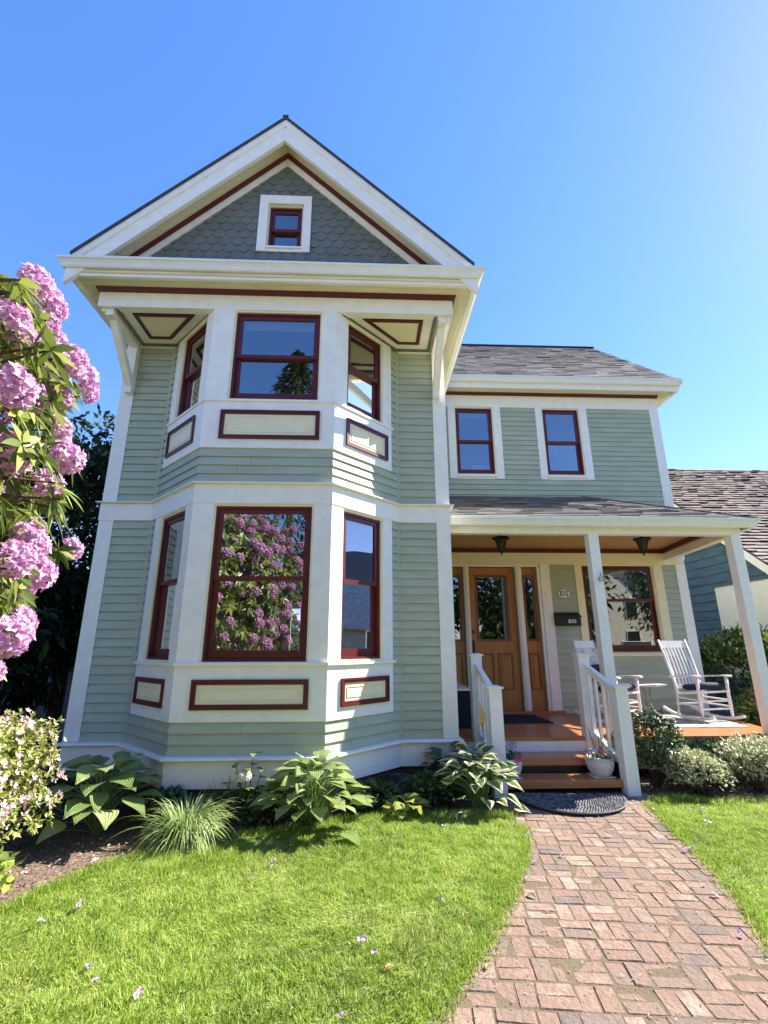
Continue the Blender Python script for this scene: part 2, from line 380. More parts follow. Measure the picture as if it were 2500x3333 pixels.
# ---- structural wall shell
m = MB()
for (F, a, b), h in zip(faces, ([], hBL, hBF, hBR, [])):
    for zs in sorted([.27, 5.9]) and [(.27, 5.6)]:
        zz = sorted({zs[0], zs[1], *[x for q in h for x in q[2:]]})
        for z0, z1 in zip(zz[:-1], zz[1:]):
            for p, q in cut(0, F.L, z0, z1, h):
                strip(m, F, p, q, [(-.10, z0), (0, z0), (0, z1), (-.10, z1)], a if p == 0 else 0, b if q == F.L else 0)
wh = [(x0-WX, x1-WX, z0, z1) for x0, x1, z0, z1 in ((4.78, 5.06, .5, 2.94), (5.16, 6.0, .5, 2.94), (6.12, 6.40, .5, 2.94), (7.25, 8.53, 1.45, 2.97), (5.057, 5.782, 4.736, 6.13), (6.812, 7.53, 4.736, 6.13))]
sheath(m, WF, 0, WF.L, .2, 6.5, wh)
fbox(m, SL, 0, SL.L, -.12, 0, .25, 5.9); fbox(m, SR, 0, SR.L, -.12, 0, .25, 5.9); fbox(m, WS, 0, WS.L, -.12, 0, 0, 6.5)
m.box(W1+.12, 9.02, 7.88, 8, 0, 6.5)
for x0, x1 in ((.0, 1.22), (1.48, 2.72), (3.02, 3.12), (3.5, W1)): m.box(x0, x1, 7.9, 8, 1.0, 2.6)
m.box(0, W1, 7.9, 8, .2, 1.0); m.box(0, W1, 7.9, 8, 2.6, 5.9)
hb(m, 'wall', SAGE)
m = MB()   # floors and inner partitions
tz = lambda z0, z1: m.prism([(.78, .02, z0), (1.47, -.66, z0), (2.86, -.66, z0), (3.55, .02, z0)], [(.78, .02, z1), (1.47, -.66, z1), (2.86, -.66, z1), (3.55, .02, z1)])
m.box(.12, W1-.12, 0.021, 7.88, .38, .48); tz(.38, .48)
m.box(.12, W1-.12, .021, 7.88, 3.14, 3.28); tz(3.14, 3.28)
m.box(W1+.02, 9.02, 2.72, 7.88, .38, .46); m.box(W1+.02, 9.02, 2.72, 7.88, 3.4, 3.6)
m.box(W1+.02, 9.02, 5.6, 5.7, .46, 6.4); m.box(W1-.03, W1+.02, 2.75, 7.8, .46, 6.4)
m.box(.12, W1-.12, 4.0, 4.1, 3.28, 5.85)
hb(m, 'inner_floor', DARKIN)
# ---- clapboards
m = MB()
for F, a, b, c0, c1 in ((FL, 0, -T, .145, FL.L), (FRt, -T, 0, 0, FRt.L-.145)):
    for z0, z1 in ((.54, 3.081), (3.329, 5.595)): m = MB(); claps(m, F, c0, c1, z0, z1, (), m0=a if c0 == 0 else 0, m1=b if c1 == F.L else 0); hb(m, 'clapboard_siding', SAGE)
for z0, z1 in ((.54, .843), (3.329, 3.744)):
    m = MB()
    for F, a, b in faces[1:4]: claps(m, F, 0, F.L, z0, z1, (), m0=a, m1=b)
    hb(m, 'clapboard_siding', SAGE)
for z0, z1 in ((.843, 3.081), (3.744, 5.595)):
    m = MB(); claps(m, BL, 0, .15, z0, z1, (), m0=-T); hb(m, 'clapboard_siding', SAGE); m = MB(); claps(m, BR, RB-.15, RB, z0, z1, (), m1=-T); hb(m, 'clapboard_siding', SAGE)
for F, z0, z1 in ((SL, .54, 5.85), (SR, .54, 5.85), (WS, .5, 6.4)): m = MB(); claps(m, F, 0, F.L, z0, z1); hb(m, 'clapboard_siding', SAGE)
m = MB()
claps(m, WF, 6.60-WX, 9.02-WX, .47, 3.0, [(7.11-WX, 8.73-WX, 1.40, 3.0)])
hb(m, 'clapboard_siding', SAGE); m = MB()
claps(m, WF, 0.02, 9.02-WX, 3.6, 6.16, [(4.91-WX, 5.95-WX, 4.66, 6.2), (6.67-WX, 7.71-WX, 4.66, 6.2)])
hb(m, 'clapboard_siding', SAGE)
# ---- water table and skirt
m = MB()
for F, a, b in [(FL, 1, -T)]+faces[1:4]+[(FRt, -T, 1), (SL, 0, 1), (SR, 1, 0)]:
    strip(m, F, 0, F.L, [(.0, .262), (.035, .262), (.035, .497), (.0, .497)], a, b)
hb(m, 'skirt_board', WHITE)
m = MB()
for F, a, b in [(FL, 1, -T)]+faces[1:4]+[(FRt, -T, 1), (SL, 0, 1), (SR, 1, 0)]:
    strip(m, F, 0, F.L, [(.0, .497), (.055, .497), (.078, .503), (.087, .515), (.082, .529), (.065, .536), (.0, .545)], a, b)
hb(m, 'water_table', WHITE)
# ---- belt band between the storeys
m = MB()
for F, a, b in [(FL, 1, -T)]+faces[1:4]+[(FRt, -T, 1), (SR, 1, 0)]:
    strip(m, F, 0, F.L, [(.0, 3.081), (.040, 3.081), (.040, 3.297), (.0, 3.297)], a, b)
    strip(m, F, 0, F.L, [(.0, 3.297), (.072, 3.300), (.085, 3.306), (.085, 3.316), (.0, 3.332)], a, b)
hb(m, 'belt_band', WHITE)
# ---- corner boards
for (F, u0, u1, e0, e1) in ((FL, 0, .145, 1, 0), (FRt, FRt.L-.145, FRt.L, 0, 1)):
    m = MB()
    for z0, z1 in ((.546, 3.081), (3.333, 5.603)): strip(m, F, u0, u1, [(0, z0), (.032, z0), (.032, z1), (0, z1)], e0, e1)
    S_, s0, s1 = (SL, SL.L-.12, SL.L) if e0 else (SR, 0, .12)
    for z0, z1 in ((.546, 3.081), (3.333, 5.86)): strip(m, S_, s0, s1, [(0, z0), (.032, z0), (.032, z1), (0, z1)], 0 if e0 else 1, 1 if e0 else 0)
    hb(m, 'corner_board', WHITE)
for x0 in (.60, 3.697):   # strips in the inner corners of the bay
    for z0, z1 in ((.546, 3.08), (3.333, 5.6)): m = MB(); m.box(x0, x0+.045, -.036, .0, z0, z1); hb(m, 'inner_corner_strip', SAGE)
# ---- bay: panel boards, sills, casings
def bayband(mb, z0, z1, o, e=0.):
    strip(mb, BL, .145-e, LB, [(0, z0), (o, z0), (o, z1), (0, z1)], 0, T)
    strip(mb, BF, 0, BF.L, [(0, z0), (o, z0), (o, z1), (0, z1)], T, T)
    strip(mb, BR, 0, RB-.145+e, [(0, z0), (o, z0), (o, z1), (0, z1)], T, 0)
m = MB(); bayband(m, .843, 1.372, .034); hb(m, 'panel_board', WHITE); m = MB(); bayband(m, 3.744, 4.326, .034); hb(m, 'panel_board', WHITE)
m = MB(); bayband(m, 1.372, 1.400, .062, .02); hb(m, 'sill_ledge', WHITE); m = MB(); bayband(m, 4.326, 4.352, .052, .02); hb(m, 'sill_ledge', WHITE)
for z0, z1, hl, hf, hr in ((1.400, 3.081, hBL[0], hBF[0], hBR[0]), (4.352, 5.603, hBL[1], hBF[1], hBR[1])):
    m = MB(); j = .022
    pr = lambda a, b: [(0, a), (.032, a), (.032, b), (0, b)]
    strip(m, BL, .145, hl[0]-j, pr(z0, z1)); strip(m, BL, hl[1]+j, LB, pr(z0, z1), 0, T)
    strip(m, BF, 0, hf[0]-j, pr(z0, z1), T, 0); strip(m, BF, hf[1]+j, BF.L, pr(z0, z1), 0, T)
    strip(m, BR, 0, hr[0]-j, pr(z0, z1), T, 0); strip(m, BR, hr[1]+j, RB-.145, pr(z0, z1))
    for F, h in ((BL, hl), (BF, hf), (BR, hr)): strip(m, F, h[0]-j, h[1]+j, pr(h[3]+j, z1))
    hb(m, 'window_casing', WHITE)
def fring(mb, F, u0, u1, z0, z1, w, o0, o1, wb=None, wt_=None):
    wb = wb or w; wt_ = wt_ or w
    fbox(mb, F, u0, u0+w, o0, o1, z0, z1); fbox(mb, F, u1-w, u1, o0, o1, z0, z1)
    fbox(mb, F, u0+w, u1-w, o0, o1, z0, z0+wb); fbox(mb, F, u0+w, u1-w, o0, o1, z1-wt_, z1)
def window(F, u0, u1, z0, z1, split, st=.048, j=.022, br=.085, jamb=True, glass=None):
    m = MB(); fring(m, F, u0, u1, z0, z1, .026, -.10, -.004)
    w = hb(m, 'window', MAROON)
    if jamb:
        m = MB(); fring(m, F, u0-j, u1+j, z0-min(j, .02), z1+j, j-.001, -.10, .016)
        m.build('jamb', CREAM, w)
    m = MB(); fring(m, F, u0+.027, u1-.027, split-.022, z1-.027, st, -.052, -.020, .044, .05); m.build('upper_sash', MAROON, w)
    m = MB(); fring(m, F, u0+.027, u1-.027, z0+.027, split+.020, st+.004, -.088, -.055, br, .042); m.build('lower_sash', MAROON, w)
    for a, b, o in ((split, z1-.05, -.036), (z0+.06, split, -.070)):
        m = MB(); m.poly([F.P(u0+.05, o, a), F.P(u1-.05, o, a), F.P(u1-.05, o, b), F.P(u0+.05, o, b)], [(0, 1, 2, 3)])
        m.build('pane', glass or GLASS, w)
    return w
for F, h, s1, s2 in ((BL, hBL, 2.26, 4.975), (BF, hBF, 2.26, 4.975), (BR, hBR, 2.26, 4.975)):
    window(F, *h[0], s1); window(F, *h[1], s2)
m = MB(); strip(m, BF, .40, .50, [(-.013, 1.46), (-.007, 1.46), (-.007, 1.462), (-.013, 1.462)])
# small brass lock on the upper right bay sash
m = MB(); fbox(m, BR, .46, .50, -.02, -.004, 4.985, 5.005); hb(m, 'sash_lock', BRASS)
# decorative panels under the bay windows: maroon moulding and raised cream field
def panel(F, u0, u1, z0, z1):
    m = MB()
    w = .05
    for k, (a, b, c, d) in enumerate(((u0, u1, z0, z1),)):
        fring(m, F, a, b, c, d, .020, .034, .058); fring(m, F, a+.0201, b-.0201, c+.0201, d-.0201, w-.020, .034, .049)
    p = hb(m, 'decorative_panel', MAROON)
    m = MB(); fbox(m, F, u0+w, u1-w, .034, .038, z0+w, z1-w)
    a0, a1, c0, c1 = u0+w+.035, u1-w-.035, z0+w+.035, z1-w-.035
    fring(m, F, a0, a1, c0, c1, .006, .038, .045); m.build('cream_field', CREAM, p)
panel(BF, .171, 1.329, .955, 1.238); panel(BF, .19, 1.339, 3.85, 4.211)
for z0, z1 in ((.960, 1.236), (3.855, 4.205)):
    panel(BR, .172, .90, z0, z1); panel(BL, LB-.90, LB-.172, z0, z1)
# ---- overhang above the bay: beam, maroon crown, soffit panels, brackets
GFr = Fr((0, -.80), (W1, -.80)); GSL = Fr((0, 0), (0, -.80)); GSR = Fr((W1, -.80), (W1, 0))
m = MB()
for F, a, b in ((GSL, 0, 1), (GFr, 1, 1), (GSR, 1, 0)): strip(m, F, 0, F.L, [(-.08, 5.605), (.03, 5.605), (.03, 5.812), (-.08, 5.812)], a, b)
hb(m, 'overhang_beam', WHITE)
m = MB()
SL2 = Fr((0, 2.5), (0, -.80)); SR2 = Fr((W1, -.80), (W1, 2.5))
for F, a, b in ((SL2, 0, 1), (GFr, 1, 1), (SR2, 1, 0)): strip(m, F, 0, F.L, [(.0, 5.812), (.045, 5.812), (.075, 5.868), (.0, 5.868)], a, b)
hb(m, 'crown_moulding', MAROON)
for mir in (0, 1):
    m = MB(); X = (lambda x: x) if not mir else (lambda x: W1-x)
    q = [(X(.08), -.72), (X(1.40), -.72), (X(.66), 0), (X(.08), 0)]
    m.prism([(x, y, 5.622) for x, y in q], [(x, y, 5.66) for x, y in q])
    hb(m, 'bay_soffit', WHITE)
def band2(mb, poly, w, z0, z1, sides=None):
    c = Vector((sum(p[0] for p in poly)/len(poly), sum(p[1] for p in poly)/len(poly)))
    n = len(poly); P = [Vector(p) for p in poly]; ins = []
    area = sum(P[i].x*P[(i+1) % n].y-P[(i+1) % n].x*P[i].y for i in range(n)); sg = 1 if area > 0 else -1
    for i in range(n):
        d0 = (P[i]-P[i-1]).normalized(); d1 = (P[(i+1) % n]-P[i]).normalized()
        n0 = Vector((-d0.y, d0.x))*sg; n1 = Vector((-d1.y, d1.x))*sg
        b = (n0+n1); b /= max(.2, b.dot(n0)); ins.append(P[i]+b*w)
    for i in (sides if sides is not None else range(n)):
        j = (i+1) % n
        mb.prism([(P[i].x, P[i].y, z0), (P[j].x, P[j].y, z0), (ins[j].x, ins[j].y, z0), (ins[i].x, ins[i].y, z0)],
                 [(P[i].x, P[i].y, z1), (P[j].x, P[j].y, z1), (ins[j].x, ins[j].y, z1), (ins[i].x, ins[i].y, z1)])
    return [(p.x, p.y) for p in ins]
for mir in (0, 1):
    X = (lambda x: x) if not mir else (lambda x: W1-x)
    m = MB(); ins = band2(m, [(X(.335), -.70), (X(1.115), -.70), (X(.631), -.19), (X(.335), -.19)], .048, 5.600, 5.622)
    pn = hb(m, 'soffit_panel', MAROON)
    m = MB(); m.prism([(x, y, 5.612) for x, y in ins], [(x, y, 5.622) for x, y in ins]); m.build('cream_field', CREAM, pn)
    m = MB(); band2(m, [(X(.17), -.80), (X(.17), -.03), (X(.655), -.03), (X(1.42), -.80)], .034, 5.596, 5.622, [0, 1, 2]); hb(m, 'soffit_trim', OLIVE)
    m = MB(); m.box(*sorted((X(.145), X(.63))), -.03, 0, 5.575, 5.622); m.box(*sorted((X(.0), X(.05))), -.78, -.03, 5.57, 5.62); hb(m, 'soffit_trim', WHITE)
    # bracket
    bx0, bx1 = sorted((X(.056), X(.148)))
    br = MB(); br.box(bx0, bx1, -.79, -.03, 5.515, 5.60); br.box(bx0, bx1, -.12, -.034, 4.83, 5.514)
    B_ = hb(br, 'bracket', WHITE, bevel=.004)
    m = MB(); m.beam(((bx0+bx1)/2, -.66, 5.53), ((bx0+bx1)/2, -.105, 4.97), .088, .085); m.build('brace', WHITE, B_)
# ---- gable: eave soffit, fascia, gutters
m = MB(); m.box(-.27, W1+.27, -1.10, -.80, 5.868, 5.9); hb(m, 'eave_soffit', SOFF)
SOFX = beadmat('cream_beadboard_side', (.86, .79, .54), 'X', .045, .5, .95, .3)
m = MB(); m.box(-.27, -.0, -.80, 8.2, 5.868, 5.9); m.box(W1, W1+.27, -.80, 2.6, 5.868, 5.9); hb(m, 'eave_soffit', SOFX)
EF = Fr((-.27, -1.07), (W1+.27, -1.07)); EL = Fr((-.27, 8.2), (-.27, -1.07)); ER = Fr((W1+.27, -1.07), (W1+.27, 2.45))
m = MB()
for F, a, b in ((EL, 0, 1), (EF, 1, 1), (ER, 1, 0)):
    strip(m, F, 0, F.L, [(-.03, 5.826), (.012, 5.826), (.012, 5.905), (.0, 5.905), (.0, 6.0), (-.03, 6.0)], a, b)
hb(m, 'fascia', WHITE)
gut = lambda z: [(0, z), (.062, z), (.076, z+.022), (.08, z+.045), (.10, z+.075), (.118, z+.088), (.118, z+.118), (.108, z+.118), (.108, z+.095), (0, z+.03)]
m = MB()
for F, a, b in ((EL, 0, 1), (EF, 1, 1), (ER, 1, 0)): strip(m, F, 0, F.L, gut(5.91), a, b)
hb(m, 'gutter', GUTTER)
XA, ZA, SLP = 2.178, 8.41, .955
zt = lambda x: ZA-SLP*abs(x-XA)
m = MB(); m.box(-.25, W1+.25, -1.07, -.80, 5.99, 6.02); hb(m, 'pediment_base', ROOFD)
def rake(mb, x0, o0, o1, y0, y1):
    for s in (-1, 1):
        xe = XA+s*(XA-x0)
        mb.prism([(xe, y0, zt(xe)-o1), (XA, y0, ZA-o1), (XA, y0, ZA-o0), (xe, y0, zt(xe)-o0)],
                 [(xe, y1, zt(xe)-o1), (XA, y1, ZA-o1), (XA, y1, ZA-o0), (xe, y1, zt(xe)-o0)])
m = MB(); rake(m, -.30, .0, .11, -1.13, -1.09); rake(m, -.30, .11, .345, -1.11, -1.06); hb(m, 'rake_fascia', WHITE)
m = MB(); rake(m, -.25, .225, .25, -1.09, -.70); hb(m, 'rake_soffit', SOFF)
m = MB(); rake(m, .0, .25, .335, -.87, -.80); hb(m, 'rake_trim', MAROON)
m = MB(); rake(m, .0, .335, .45, -.85, -.80); hb(m, 'rake_board', WHITE)
m = MB(); rake(m, -.262, -.04, .0, -1.15, 8.3)
m.box(2.14, 2.216, -1.16, 8.3, 8.435, 8.455)
hb(m, 'roof', ROOFD)
# pediment wall and fish-scale shingles
pw = (1.985, 2.415, 6.593, 7.263)
m = MB()
for z0 in np.arange(5.9, 8.2, .05):
    z1 = z0+.05; h = (ZA-.25-z1)/SLP
    if h <= 0: break
    for p, q in cut(max(0, XA-h), min(W1, XA+h), z0, z1, [(pw[0], pw[1], pw[2], pw[3])]): m.box(p, q, -.80, -.70, z0, z1)
hb(m, 'gable_wall', SAGE2)
m = MB(); rh, cw = .114, .165; row = 0; z = 6.02
arc = [(-.5, 1.02), (-.5, .68)]+[(-.5*math.cos(t), .68-.68*math.sin(t)) for t in np.linspace(.2, math.pi-.2, 11)]+[(.5, .68), (.5, 1.02)]
while z < 7.99:
    off = (row % 2)*cw/2
    for k in range(-16, 17):
        x = XA+k*cw+off; hh = (ZA-.36-z)/SLP
        if abs(x-XA) > hh+.02: continue
        if pw[0]-.10 < x-cw*.3 and x+cw*.3 < pw[1]+.10 and pw[2]-.02 < z+.02 and z+rh < pw[3]+.1: continue
        if pw[0]-.06 < x < pw[1]+.06 and pw[2]-.10 < z < pw[3]+.04: continue
        if x+cw/2 > pw[0]-.0 and x-cw/2 < pw[1]+.0 and z+rh*1.9 > pw[2] and z < pw[3]: 
            if pw[0]-.06 < x < pw[1]+.06 and z > pw[2]-.10 and z < pw[3]: continue
        j = random.uniform(-.003, .003)
        top = 1.9*rh
        if x > pw[0]-.13 and x < pw[1]+.13 and z+top > pw[2]-.03 and z < pw[2]: top = max(.4*rh, pw[2]-.03-z)
        P = [(x+a*(cw-.008), (-.802-.024*(1-min(1, b*rh/(2*rh)))), z+j+(b*rh if b < 1 else top)) for a, b in arc]
        Q = [(a, b-.013, c) for a, b, c in P]
        m.prism(P, Q)
    z += rh; row += 1
hb(m, 'fish_scale_shingles', SAGE2)
m = MB(); fbox(m, GFr, 1.848, 1.965, .02, .052, 6.495, 7.42); fbox(m, GFr, 2.435, 2.538, .02, .052, 6.495, 7.42)
fbox(m, GFr, 1.965, 2.435, .02, .052, 7.285, 7.42); fbox(m, GFr, 1.965, 2.435, .02, .060, 6.545, 6.573); fbox(m, GFr, 1.965, 2.435, .0, .04, 6.50, 6.545)
hb(m, 'window_casing', WHITE)
window(GFr, pw[0], pw[1], pw[2], pw[3], 6.905, .036, .02, .05)

# ================================================================ the wing behind the porch
m = MB(); fbox(m, WF, 0, WF.L, 0, .034, 6.15, 6.40, 0, 1); strip(m, WS, 0, 5, [(0, 6.15), (.034, 6.15), (.034, 6.40), (0, 6.40)], 1, 0); hb(m, 'frieze_board', WHITE)
m = MB(); strip(m, WF, 0, WF.L, [(0, 6.40), (.05, 6.40), (.075, 6.46), (0, 6.46)], 0, 1); strip(m, WS, 0, 5, [(0, 6.40), (.05, 6.40), (.075, 6.46), (0, 6.46)], 1, 0); hb(m, 'crown_moulding', MAROON)
m = MB(); m.box(W1+.05, 9.50, 2.30, 2.60, 6.46, 6.50); m.box(9.144, 9.50, 2.60, 8, 6.46, 6.50); hb(m, 'eave_soffit', SOFF)
m = MB(); m.box(4.72, 9.50, 2.285, 2.32, 6.425, 6.56); m.box(9.47, 9.50, 2.32, 8, 6.425, 6.58); hb(m, 'fascia', WHITE)
WE = Fr((4.74, 2.285), (9.50, 2.285)); m = MB(); strip(m, WE, 0, WE.L, gut(6.525), 0, 0); fbox(m, WE, WE.L, WE.L+.004, 0, .118, 6.525, 6.643); hb(m, 'gutter', GUTTER)
m = MB()   # downspout: elbow under the soffit and pipe down the side wall
m.tube([(9.40, 2.42, 6.46), (9.40, 2.46, 6.40), (9.30, 2.62, 6.30), (9.20, 2.74, 6.22), (9.20, 2.76, 6.1)], .035, 8)
m.tube([(9.20, 2.76, 6.1), (9.20, 2.76, 3.5)], .035, 8)
m.tube([(9.06, 2.40, 3.26), (9.13, 2.50, 3.24), (9.20, 2.62, 3.16), (9.20, 2.66, 3.05), (9.19, 2.66, .2)], .036, 8)
hb(m, 'downspout', GUTTER, smooth=True)
m = MB(); fbox(m, WF, 9.0-WX, WF.L, 0, .034, 3.3, 6.15, 0, 1); fbox(m, WF, 9.0-WX, WF.L, 0, .034, .30, 3.0, 0, 1); strip(m, WS, 0, .12, [(0, .3), (.034, .3), (.034, 6.15), (0, 6.15)], 1, 0); hb(m, 'corner_board', WHITE)
for x0, x1 in ((5.057, 5.782), (6.812, 7.53)):
    m = MB(); j = .022
    fbox(m, WF, x0-.152-WX, x0-j-WX, 0, .036, 4.632, 6.149); fbox(m, WF, x1+j-WX, x1+.172-WX, 0, .036, 4.632, 6.149)
    fbox(m, WF, x0-j-WX, x1+j-WX, 0, .050, 4.668, 4.712); fbox(m, WF, x0-j-WX, x1+j-WX, 0, .02, 4.632, 4.668)
    hb(m, 'window_casing', WHITE)
    window(WF, x0-WX, x1-WX, 4.736, 6.125, 5.43, .045)
def shingles(mb, fn, u0f, u1f, nrow, vlen, tab=.30, lift=.012, th=.008, jit=.0, curl=0, ov=1.15):
    """fn(u,v)->(point); rows run up v, each tab a thin slab"""
    for r in range(nrow):
        v0 = r*vlen; a, b = u0f(v0), u1f(v0); u = a-random.random()*tab
        while u < b:
            w = tab*random.uniform(.86, 1.12); p, q = max(a, u), min(b, u+w-.006); u += w
            if q-p < .02: continue
            dv = random.uniform(-jit, jit); lf = lift*random.uniform(.7, 1.3)+(random.random()**4)*curl
            mb.cur = random.random()
            P = [fn(p, v0+dv, lf), fn(q, v0+dv+random.uniform(-jit, jit)*.4, lf*random.uniform(.8, 1.2)), fn(q, v0+vlen*ov, .002), fn(p, v0+vlen*ov, .002)]
            Q = [fn(p, v0+dv, lf+th), fn(q, v0+dv, lf+th), fn(q, v0+vlen*ov, th*.6), fn(p, v0+vlen*ov, th*.6)]
            mb.hexa(P+Q)
# wing roof
ye0, ze0, ye1, ze1 = 2.215, 6.60, 5.33, 9.50
sl = math.hypot(ye1-ye0, ze1-ze0); cy_, cz_ = (ye1-ye0)/sl, (ze1-ze0)/sl
fnw = lambda u, v, h: (u, ye0+cy_*v-cz_*h, ze0+cz_*v+cy_*h)
m = MB(); m.prism([(0.5, ye0, ze0), (9.55, ye0, ze0), (9.55, ye0, ze0-.04), (.5, ye0, ze0-.04)], [(0.5, ye1, ze1), (9.55, ye1, ze1), (9.55, ye1, ze1-.04), (.5, ye1, ze1-.04)])
m.prism([(0.5, 8.5, ze0), (9.55, 8.5, ze0), (9.55, 8.5, ze0-.04), (.5, 8.5, ze0-.04)], [(0.5, ye1, ze1), (9.55, ye1, ze1), (9.55, ye1, ze1-.04), (.5, ye1, ze1-.04)])
m.box(.5, 9.56, ye1-.08, ye1+.08, ze1-.01, ze1+.015)
rf = hb(m, 'roof', ROOFD)
m = MB(); shingles(m, fnw, lambda v: 4.45, lambda v: 9.565, 30, sl/30, .31, .012, .011, .004, .006); m.build('roof_shingles', ROOF, rf)
m = MB()
m.prism([(9.14, 2.6, 6.5), (9.14, 8.0, 6.5), (9.14, ye1, ze1-.1)], [(9.0, 2.6, 6.5), (9.0, 8.0, 6.5), (9.0, ye1, ze1-.1)]); hb(m, 'gable_wall', SAGE)
m = MB(); m.prism([(9.50, ye0+.03, ze0-.02), (9.50, ye1, ze1-.04), (9.50, ye1, ze1-.22), (9.50, ye0+.12, ze0-.12)], [(9.54, ye0+.03, ze0-.02), (9.54, ye1, ze1-.04), (9.54, ye1, ze1-.22), (9.54, ye0+.12, ze0-.12)]); hb(m, 'rake_fascia', WHITE)
# ================================================================ the porch
ZF = .47
fnp_s = (4.28-3.262)/(2.59-.34)
m = MB()
m.prism([(W1, .34, 3.262), (8.83, .34, 3.262), (7.448, 2.59, 4.28), (W1, 2.59, 4.28)], [(W1, .36, 3.215), (8.80, .36, 3.215), (7.448, 2.59, 4.22), (W1, 2.59, 4.22)])
m.prism([(8.83, .34, 3.262), (9.20, 2.65, 3.262), (7.448, 2.59, 4.28)], [(8.80, .36, 3.215), (9.17, 2.65, 3.215), (7.448, 2.59, 4.22)])
prf = hb(m, 'porch_roof', ROOFD)
sl = math.hypot(2.59-.34, 4.28-3.262); cy_, cz_ = 2.25/sl, 1.018/sl
fnp = lambda u, v, h: (u, .335+cy_*v-cz_*h, 3.262+cz_*v+cy_*h)
m = MB(); shingles(m, fnp, lambda v: W1+.01, lambda v: 8.83-(8.83-7.448)*min(1, v/sl), 17, sl/17, .31, .012, .011, .004, .006)
m.build('roof_shingles', ROOF, prf)
m = MB()   # hip cap shingles
for k in range(14):
    a, b = k/14, (k+1.25)/14; p = Vector((8.84, .335, 3.275)); q = Vector((7.448, 2.59, 4.295)); m.cur = random.random()
    m.beam(p+(q-p)*a+Vector((0, 0, .012)), p+(q-p)*min(1, b), .13, .01)
m.build('hip_cap', ROOF, prf)
sd = Vector((.30, 2.14, 0)).normalized()
m = MB(); m.box(W1+.036, 8.62, .45, .57, 3.065, 3.24)
m.prism([(8.50, .57, 3.065), (8.62, .57, 3.065), (8.62, .57, 3.24), (8.50, .57, 3.24)], [(8.80, 2.585, 3.065), (8.92, 2.585, 3.065), (8.92, 2.585, 3.24), (8.80, 2.585, 3.24)])
hb(m, 'porch_beam', WHITE)
m = MB()
m.box(W1+.02, 8.66, .40, .45, 3.18, 3.25); hb(m, 'fascia', WHITE)
PGf = Fr((4.385, .40), (8.72, .40)); PGs = Fr((8.72, .40), (9.06, 2.65))
m = MB(); strip(m, PGf, 0, PGf.L, gut(3.152), 0, .86); strip(m, PGs, 0, PGs.L, gut(3.152), .86, 0); hb(m, 'gutter', GUTTER)
m = MB(); m.prism([(W1+.01, .57, 3.27), (8.56, .57, 3.27), (8.86, 2.59, 3.27), (W1+.01, 2.59, 3.27)], [(W1+.01, .57, 3.28), (8.56, .57, 3.28), (8.86, 2.59, 3.28), (W1+.01, 2.59, 3.28)])
hb(m, 'porch_ceiling', CEDAR)
m = MB()
m.box(W1+.01, 8.85, 2.515, 2.555, 3.197, 3.268)
m.prism([(8.44, .60, 3.19), (8.50, .60, 3.19), (8.50, .60, 3.268), (8.44, .60, 3.268)], [(8.74, 2.515, 3.19), (8.80, 2.515, 3.19), (8.80, 2.515, 3.268), (8.74, 2.515, 3.268)])
m.box(W1+.01, 8.44, .572, .60, 3.20, 3.268)
hb(m, 'crown_moulding', MAROON)
m = MB(); m.box(W1+.01, 9.144, 2.555, 2.589, 2.99, 3.268); hb(m, 'frieze_board', CREAM)
for x0 in (6.415, 8.465):
    m = MB(); m.box(x0, x0+.14, .452, .592, ZF, 3.066); hb(m, 'porch_post', WHITE, bevel=.004)
# floor
m = MB(); nb = 16
for k in range(nb):
    y0 = .40+k*2.19/nb; y1 = y0+2.19/nb-.003; e0 = 8.68+.215*(y0-.4); e1 = 8.68+.215*(y1-.4); m.cur = random.random()
    m.prism([(W1+.04, y0, ZF-.04), (e0, y0, ZF-.04), (e1, y1, ZF-.04), (W1+.04, y1, ZF-.04)], [(W1+.04, y0, ZF), (e0, y0, ZF), (e1, y1, ZF), (W1+.04, y1, ZF)])
hb(m, 'porch_floor', DECK)
m = MB(); m.box(W1+.05, 8.64, .43, .455, .10, ZF-.041); m.prism([(8.62, .455, .1), (8.645, .455, .1), (8.645, .455, ZF-.041), (8.62, .455, ZF-.041)], [(9.08, 2.6, .1), (9.105, 2.6, .1), (9.105, 2.6, ZF-.041), (9.08, 2.6, ZF-.041)])
hb(m, 'porch_skirt', SAGE)
m = MB(); m.box(W1+.06, 6.2, .405, .428, .12, ZF-.041); hb(m, 'porch_riser', WHITE)
for y0, y1, z0, z1 in ((-.27, .05, .077, .157), (.04, .402, .233, .313)):
    m = MB(); m.box(4.735, 6.118, y0, y1-.002, z0, z1); hb(m, 'stair_tread', DECK, bevel=.008)
m = MB(); m.box(4.72, 6.14, .06, .09, .0, .232); m.box(4.70, 4.733, -.2, .40, .02, .30); m.box(6.12, 6.155, -.2, .40, .02, .30)  # side stringers, plus a black panel standing in for shade between the treads
hb(m, 'stringers_and_gap_shade', BLACKM)
